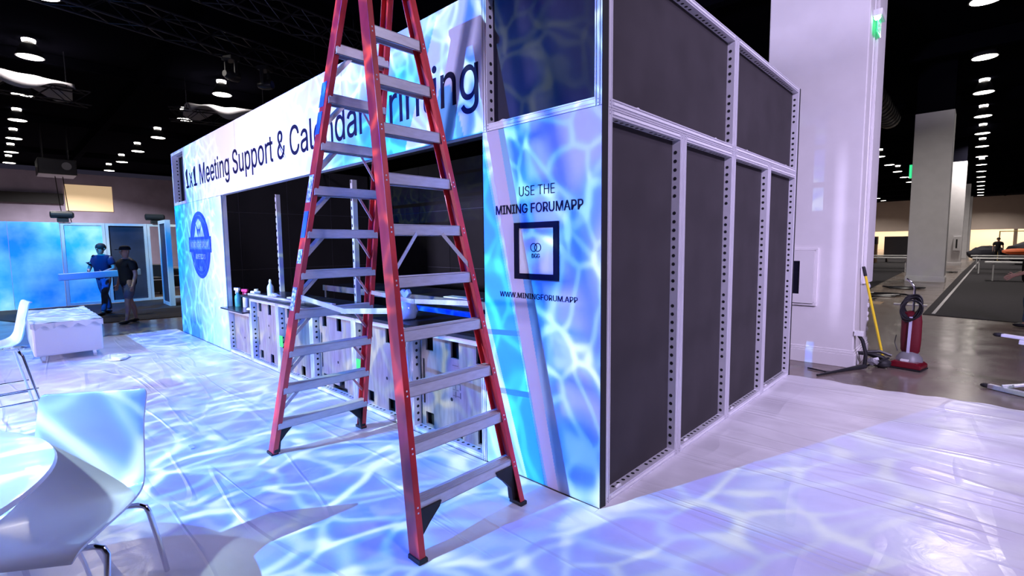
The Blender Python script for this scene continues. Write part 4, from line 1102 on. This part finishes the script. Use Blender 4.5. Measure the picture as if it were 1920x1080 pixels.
# ================================================================== PEOPLE
def skin_obj(name, V, E, Rr, mt, parent, root=0, sub=1):
    me = bpy.data.meshes.new(name); bm = bmesh.new(); ly = bm.verts.layers.skin.verify()
    vs = [bm.verts.new(v) for v in V]
    for i, v in enumerate(vs):
        r = Rr[i]; v[ly].radius = (r, r) if isinstance(r, (int, float)) else r
        v[ly].use_root = (i == root)
    for a, b_ in E: bm.edges.new((vs[a], vs[b_]))
    bm.to_mesh(me); bm.free(); me.materials.append(mt)
    o = bpy.data.objects.new(name, me); C.objects.link(o)
    m1 = o.modifiers.new('skin', 'SKIN'); m1.use_smooth_shade = True
    m2 = o.modifiers.new('sub', 'SUBSURF'); m2.levels = sub; m2.render_levels = sub
    if parent: o.parent = parent
    return o
def person(label, loc, rz, H=1.72, top=NAVY, bottom=None, shorts=False, arms=None, stride=.18, hair=None, cap=None, shoe=RUBBER, lean=0.0, skin=SKIN, headturn=0.0):
    """Faces local +x. arms: {'L': (elbow, wrist), 'R': ...} in units of H."""
    t = thing('person', label, 'person', loc, rz); k = H
    def P(x, y, z): return (x*k, y*k, z*k)
    V = []; E = []; Rr = []
    def add(p, r, par=None):
        V.append(P(*p)); Rr.append(r*k if not isinstance(r, tuple) else (r[0]*k, r[1]*k)); i = len(V)-1
        if par is not None: E.append((par, i))
        return i
    hip = add((0, 0, .52), (.085, .06)); wa = add((lean*.3, 0, .60), (.075, .055), hip); ch = add((lean*.7, 0, .72), (.095, .065), wa)
    ut = add((lean, 0, .80), (.075, .05), ch); nk = add((lean+.005, 0, .845), .032, ut); jw = add((lean+.018, 0, .875), .042, nk); hd = add((lean+.01, 0, .925), (.052, .058), jw); tp = add((lean+.006, 0, .965), .040, hd)
    info = {}
    for s, nm in ((1, 'L'), (-1, 'R')):
        sh = add((lean, s*.105, .795), .036, ut)
        el, wr = arms[nm] if arms and nm in arms else ((lean-.01, s*.145, .63), (lean+.04, s*.15, .49))
        e = add(el, .025, sh); fa = add(tuple((el[i]*.5+wr[i]*.5) for i in range(3)), .022, e); w_ = add(wr, .015, fa)
        d = Vector(wr)-Vector(el); d.normalize(); pm = Vector(wr)+d*.028; palm = add(tuple(pm), .017, w_)
        side = Vector((0, 0, 1)) if abs(d.z) < .7 else Vector((1, 0, 0)); side = (side-d*side.dot(d)).normalized(); curl = d.cross(side)*(-s)
        for q, (off, ln) in enumerate(((-.018, .030), (-.006, .038), (.006, .041), (.018, .036))):
            b1 = pm+side*off+d*.014; f1 = add(tuple(b1), .0055, palm); f2 = add(tuple(b1+d*ln*.55+curl*.004), .005, f1); add(tuple(b1+d*ln+curl*.014), .0042, f2)
        b1 = pm+side*.018-d*.012; f1 = add(tuple(b1+side*.010), .006, palm); add(tuple(b1+side*.024+d*.018+curl*.006), .005, f1)
        fx = s*stride
        h2 = add((0, s*.052, .49), .058, hip); kn = add((fx*.55+.012, s*.055, .285), .036, h2); cf = add((fx*.75-.01, s*.057, .19), .033, kn); an = add((fx-.005, s*.057, .045), .020, cf)
        add((fx+.03, s*.06, .022), .020, an)
        info[nm] = dict(sh=V[sh], el=V[e], hip=V[h2], kn=V[kn], cf=V[cf], an=V[an])
    body = skin_obj('body', V, E, Rr, skin, t)
    # face
    f = MB(); hx, hz = (lean+.01)*k, .925*k
    f.blob((hx+.060*k, 0, hz-.010*k), .010*k, 8, (1, .8, 1.5)); 
    for s in (-1, 1): f.blob((hx-.002*k, s*.056*k, hz-.008*k), .014*k, 8, (.7, .5, 1.2))
    f.build('nose_and_ears', skin, t, smooth=True)
    f = MB()
    for s in (-1, 1): f.blob((hx+.053*k, s*.020*k, hz+.004*k), .0055*k, 8, (.6, 1.2, .7))
    f.build('eyes', BLACK, t); MB().blob((hx+.052*k, 0, hz-.034*k), .009*k, 8, (.5, 1.6, .4)).build('mouth', mat('lips', (.4, .15, .12), .5), t)
    # shirt: torso plus short sleeves
    def q(v): return Vector(v)/k
    sv = [(0, 0, .44), (lean*.3, 0, .58), (lean*.7, 0, .72), (lean, 0, .80), (lean+.003, 0, .828)]; sr = [(.112, .088), (.108, .086), (.120, .092), (.100, .078), (.050, .050)]
    se = [(0, 1), (1, 2), (2, 3), (3, 4)]
    for nm in 'LR':
        a = q(info[nm]['sh']); e = q(info[nm]['el']); i0 = len(sv); sv.append(tuple(a)); sr.append(.055); se.append((3, i0)); sv.append(tuple(a+(e-a)*.55)); sr.append(.048); se.append((i0, i0+1)); sv.append(tuple(a+(e-a)*.72)); sr.append(.045); se.append((i0+1, i0+2))
    skin_obj('shirt', [P(*v) for v in sv], se, [r*k if not isinstance(r, tuple) else (r[0]*k, r[1]*k) for r in sr], top, t)
    pv = [(0, 0, .60), (0, 0, .475)]; pr_ = [(.100, .078), (.10, .08)]; pe = [(0, 1)]
    for nm in 'LR':
        h_ = q(info[nm]['hip']); kn = q(info[nm]['kn']); cf = q(info[nm]['cf']); an = q(info[nm]['an']); i0 = len(pv)
        if shorts: pts = [(h_, .066), ((h_+kn)/2, .060), (kn+Vector((0, 0, .012)), .056)]
        else: pts = [(h_, .066), ((h_+kn)/2, .054), (kn, .044), (cf, .040), (an, .034)]
        for j, (p, r) in enumerate(pts):
            pv.append(tuple(p)); pr_.append(r); pe.append((1 if j == 0 else i0+j-1, i0+j))
    skin_obj('shorts' if shorts else 'trousers', [P(*v) for v in pv], pe, [r*k if not isinstance(r, tuple) else (r[0]*k, r[1]*k) for r in pr_], bottom, t)
    for s, nm in ((1, 'L'), (-1, 'R')):
        a = info[nm]['an']; b = MB(); b.blob((a[0]+.030*k, a[1], .024*k), .05*k, 12, (1.35, .58, .5)); b.v = [(x, y, max(0.0, z)) for x, y, z in b.v]; b.build('shoe', shoe, t, smooth=True)
    b = MB()
    if cap:
        b.lathe([(.062*k, 0), (.062*k, .02*k), (.05*k, .045*k), (.02*k, .056*k)], (hx, 0, hz+.018*k), 18); b.prism([(hx+.03*k, -.04*k), (hx+.10*k, -.032*k), (hx+.115*k, 0), (hx+.10*k, .032*k), (hx+.03*k, .04*k)], hz+.018*k, hz+.026*k, 'XY'); b.build('cap', cap, t, smooth=True)
    if hair:
        b = MB(); b.blob((hx-.010*k, 0, hz+.016*k), .064*k, 14, (1.0, .95, .92)); b.v = [v for v in b.v]; b.build('hair', hair, t, smooth=True)
    return t
HAIR = mat('dark_hair', (.03, .02, .02), .7)
NAVYS = mat('navy_shirt', (.012, .016, .07), .85); BLKS = mat('black_polo', (.012, .012, .016), .85)
JEAN = mat('blue_jeans', (.10, .16, .30), .85, noise=.3, nscale=12); SHORT = mat('grey_shorts', (.17, .16, .22), .85)
person('person in a navy shirt and jeans carrying a long pale board', (-13.9, -.60, .013), math.radians(-45), 1.74, NAVYS, JEAN, stride=.13, hair=HAIR,
       arms={'L': ((.02, .17, .645), (.13, .10, .60)), 'R': ((.02, -.17, .645), (.13, -.10, .60))}, lean=.01)
p2 = person('person in a black cap, black polo shirt and grey shorts walking', (-11.75, -.45, .0), math.radians(-68), 1.68, BLKS, SHORT, shorts=True, stride=.09, cap=BLKS)
tag(MB().bar((0, -.95, 0), (0, .55, .06), .16, .15).build('carried_board', mat('white_board', (.75, .74, .80), .5), bevel=.01, loc=(-13.40, -.50, .98)), 'long pale board held across by the person in the navy shirt', 'board')
person('person in a black top and light jeans cut off at the right edge', (2.36, 10.5, .013), math.radians(178), 1.68, BLKS, JEAN, stride=.05, hair=HAIR,
       arms={'L': ((.0, .14, .64), (.16, .12, .56)), 'R': ((.0, -.14, .64), (.15, -.11, .565))})
person('distant dark dressed person standing beyond the white tables', (2.6, 47, .013), math.radians(-90), 1.75, BLKS, BLKS, hair=HAIR)
# small scraps on the sheet
tag(MB().box((-3.0, -1.45, .012), (-2.9, -1.42, .018)).build('paper_scrap', WHP), 'small white scrap on the plastic sheet left of the ladder', 'scrap')
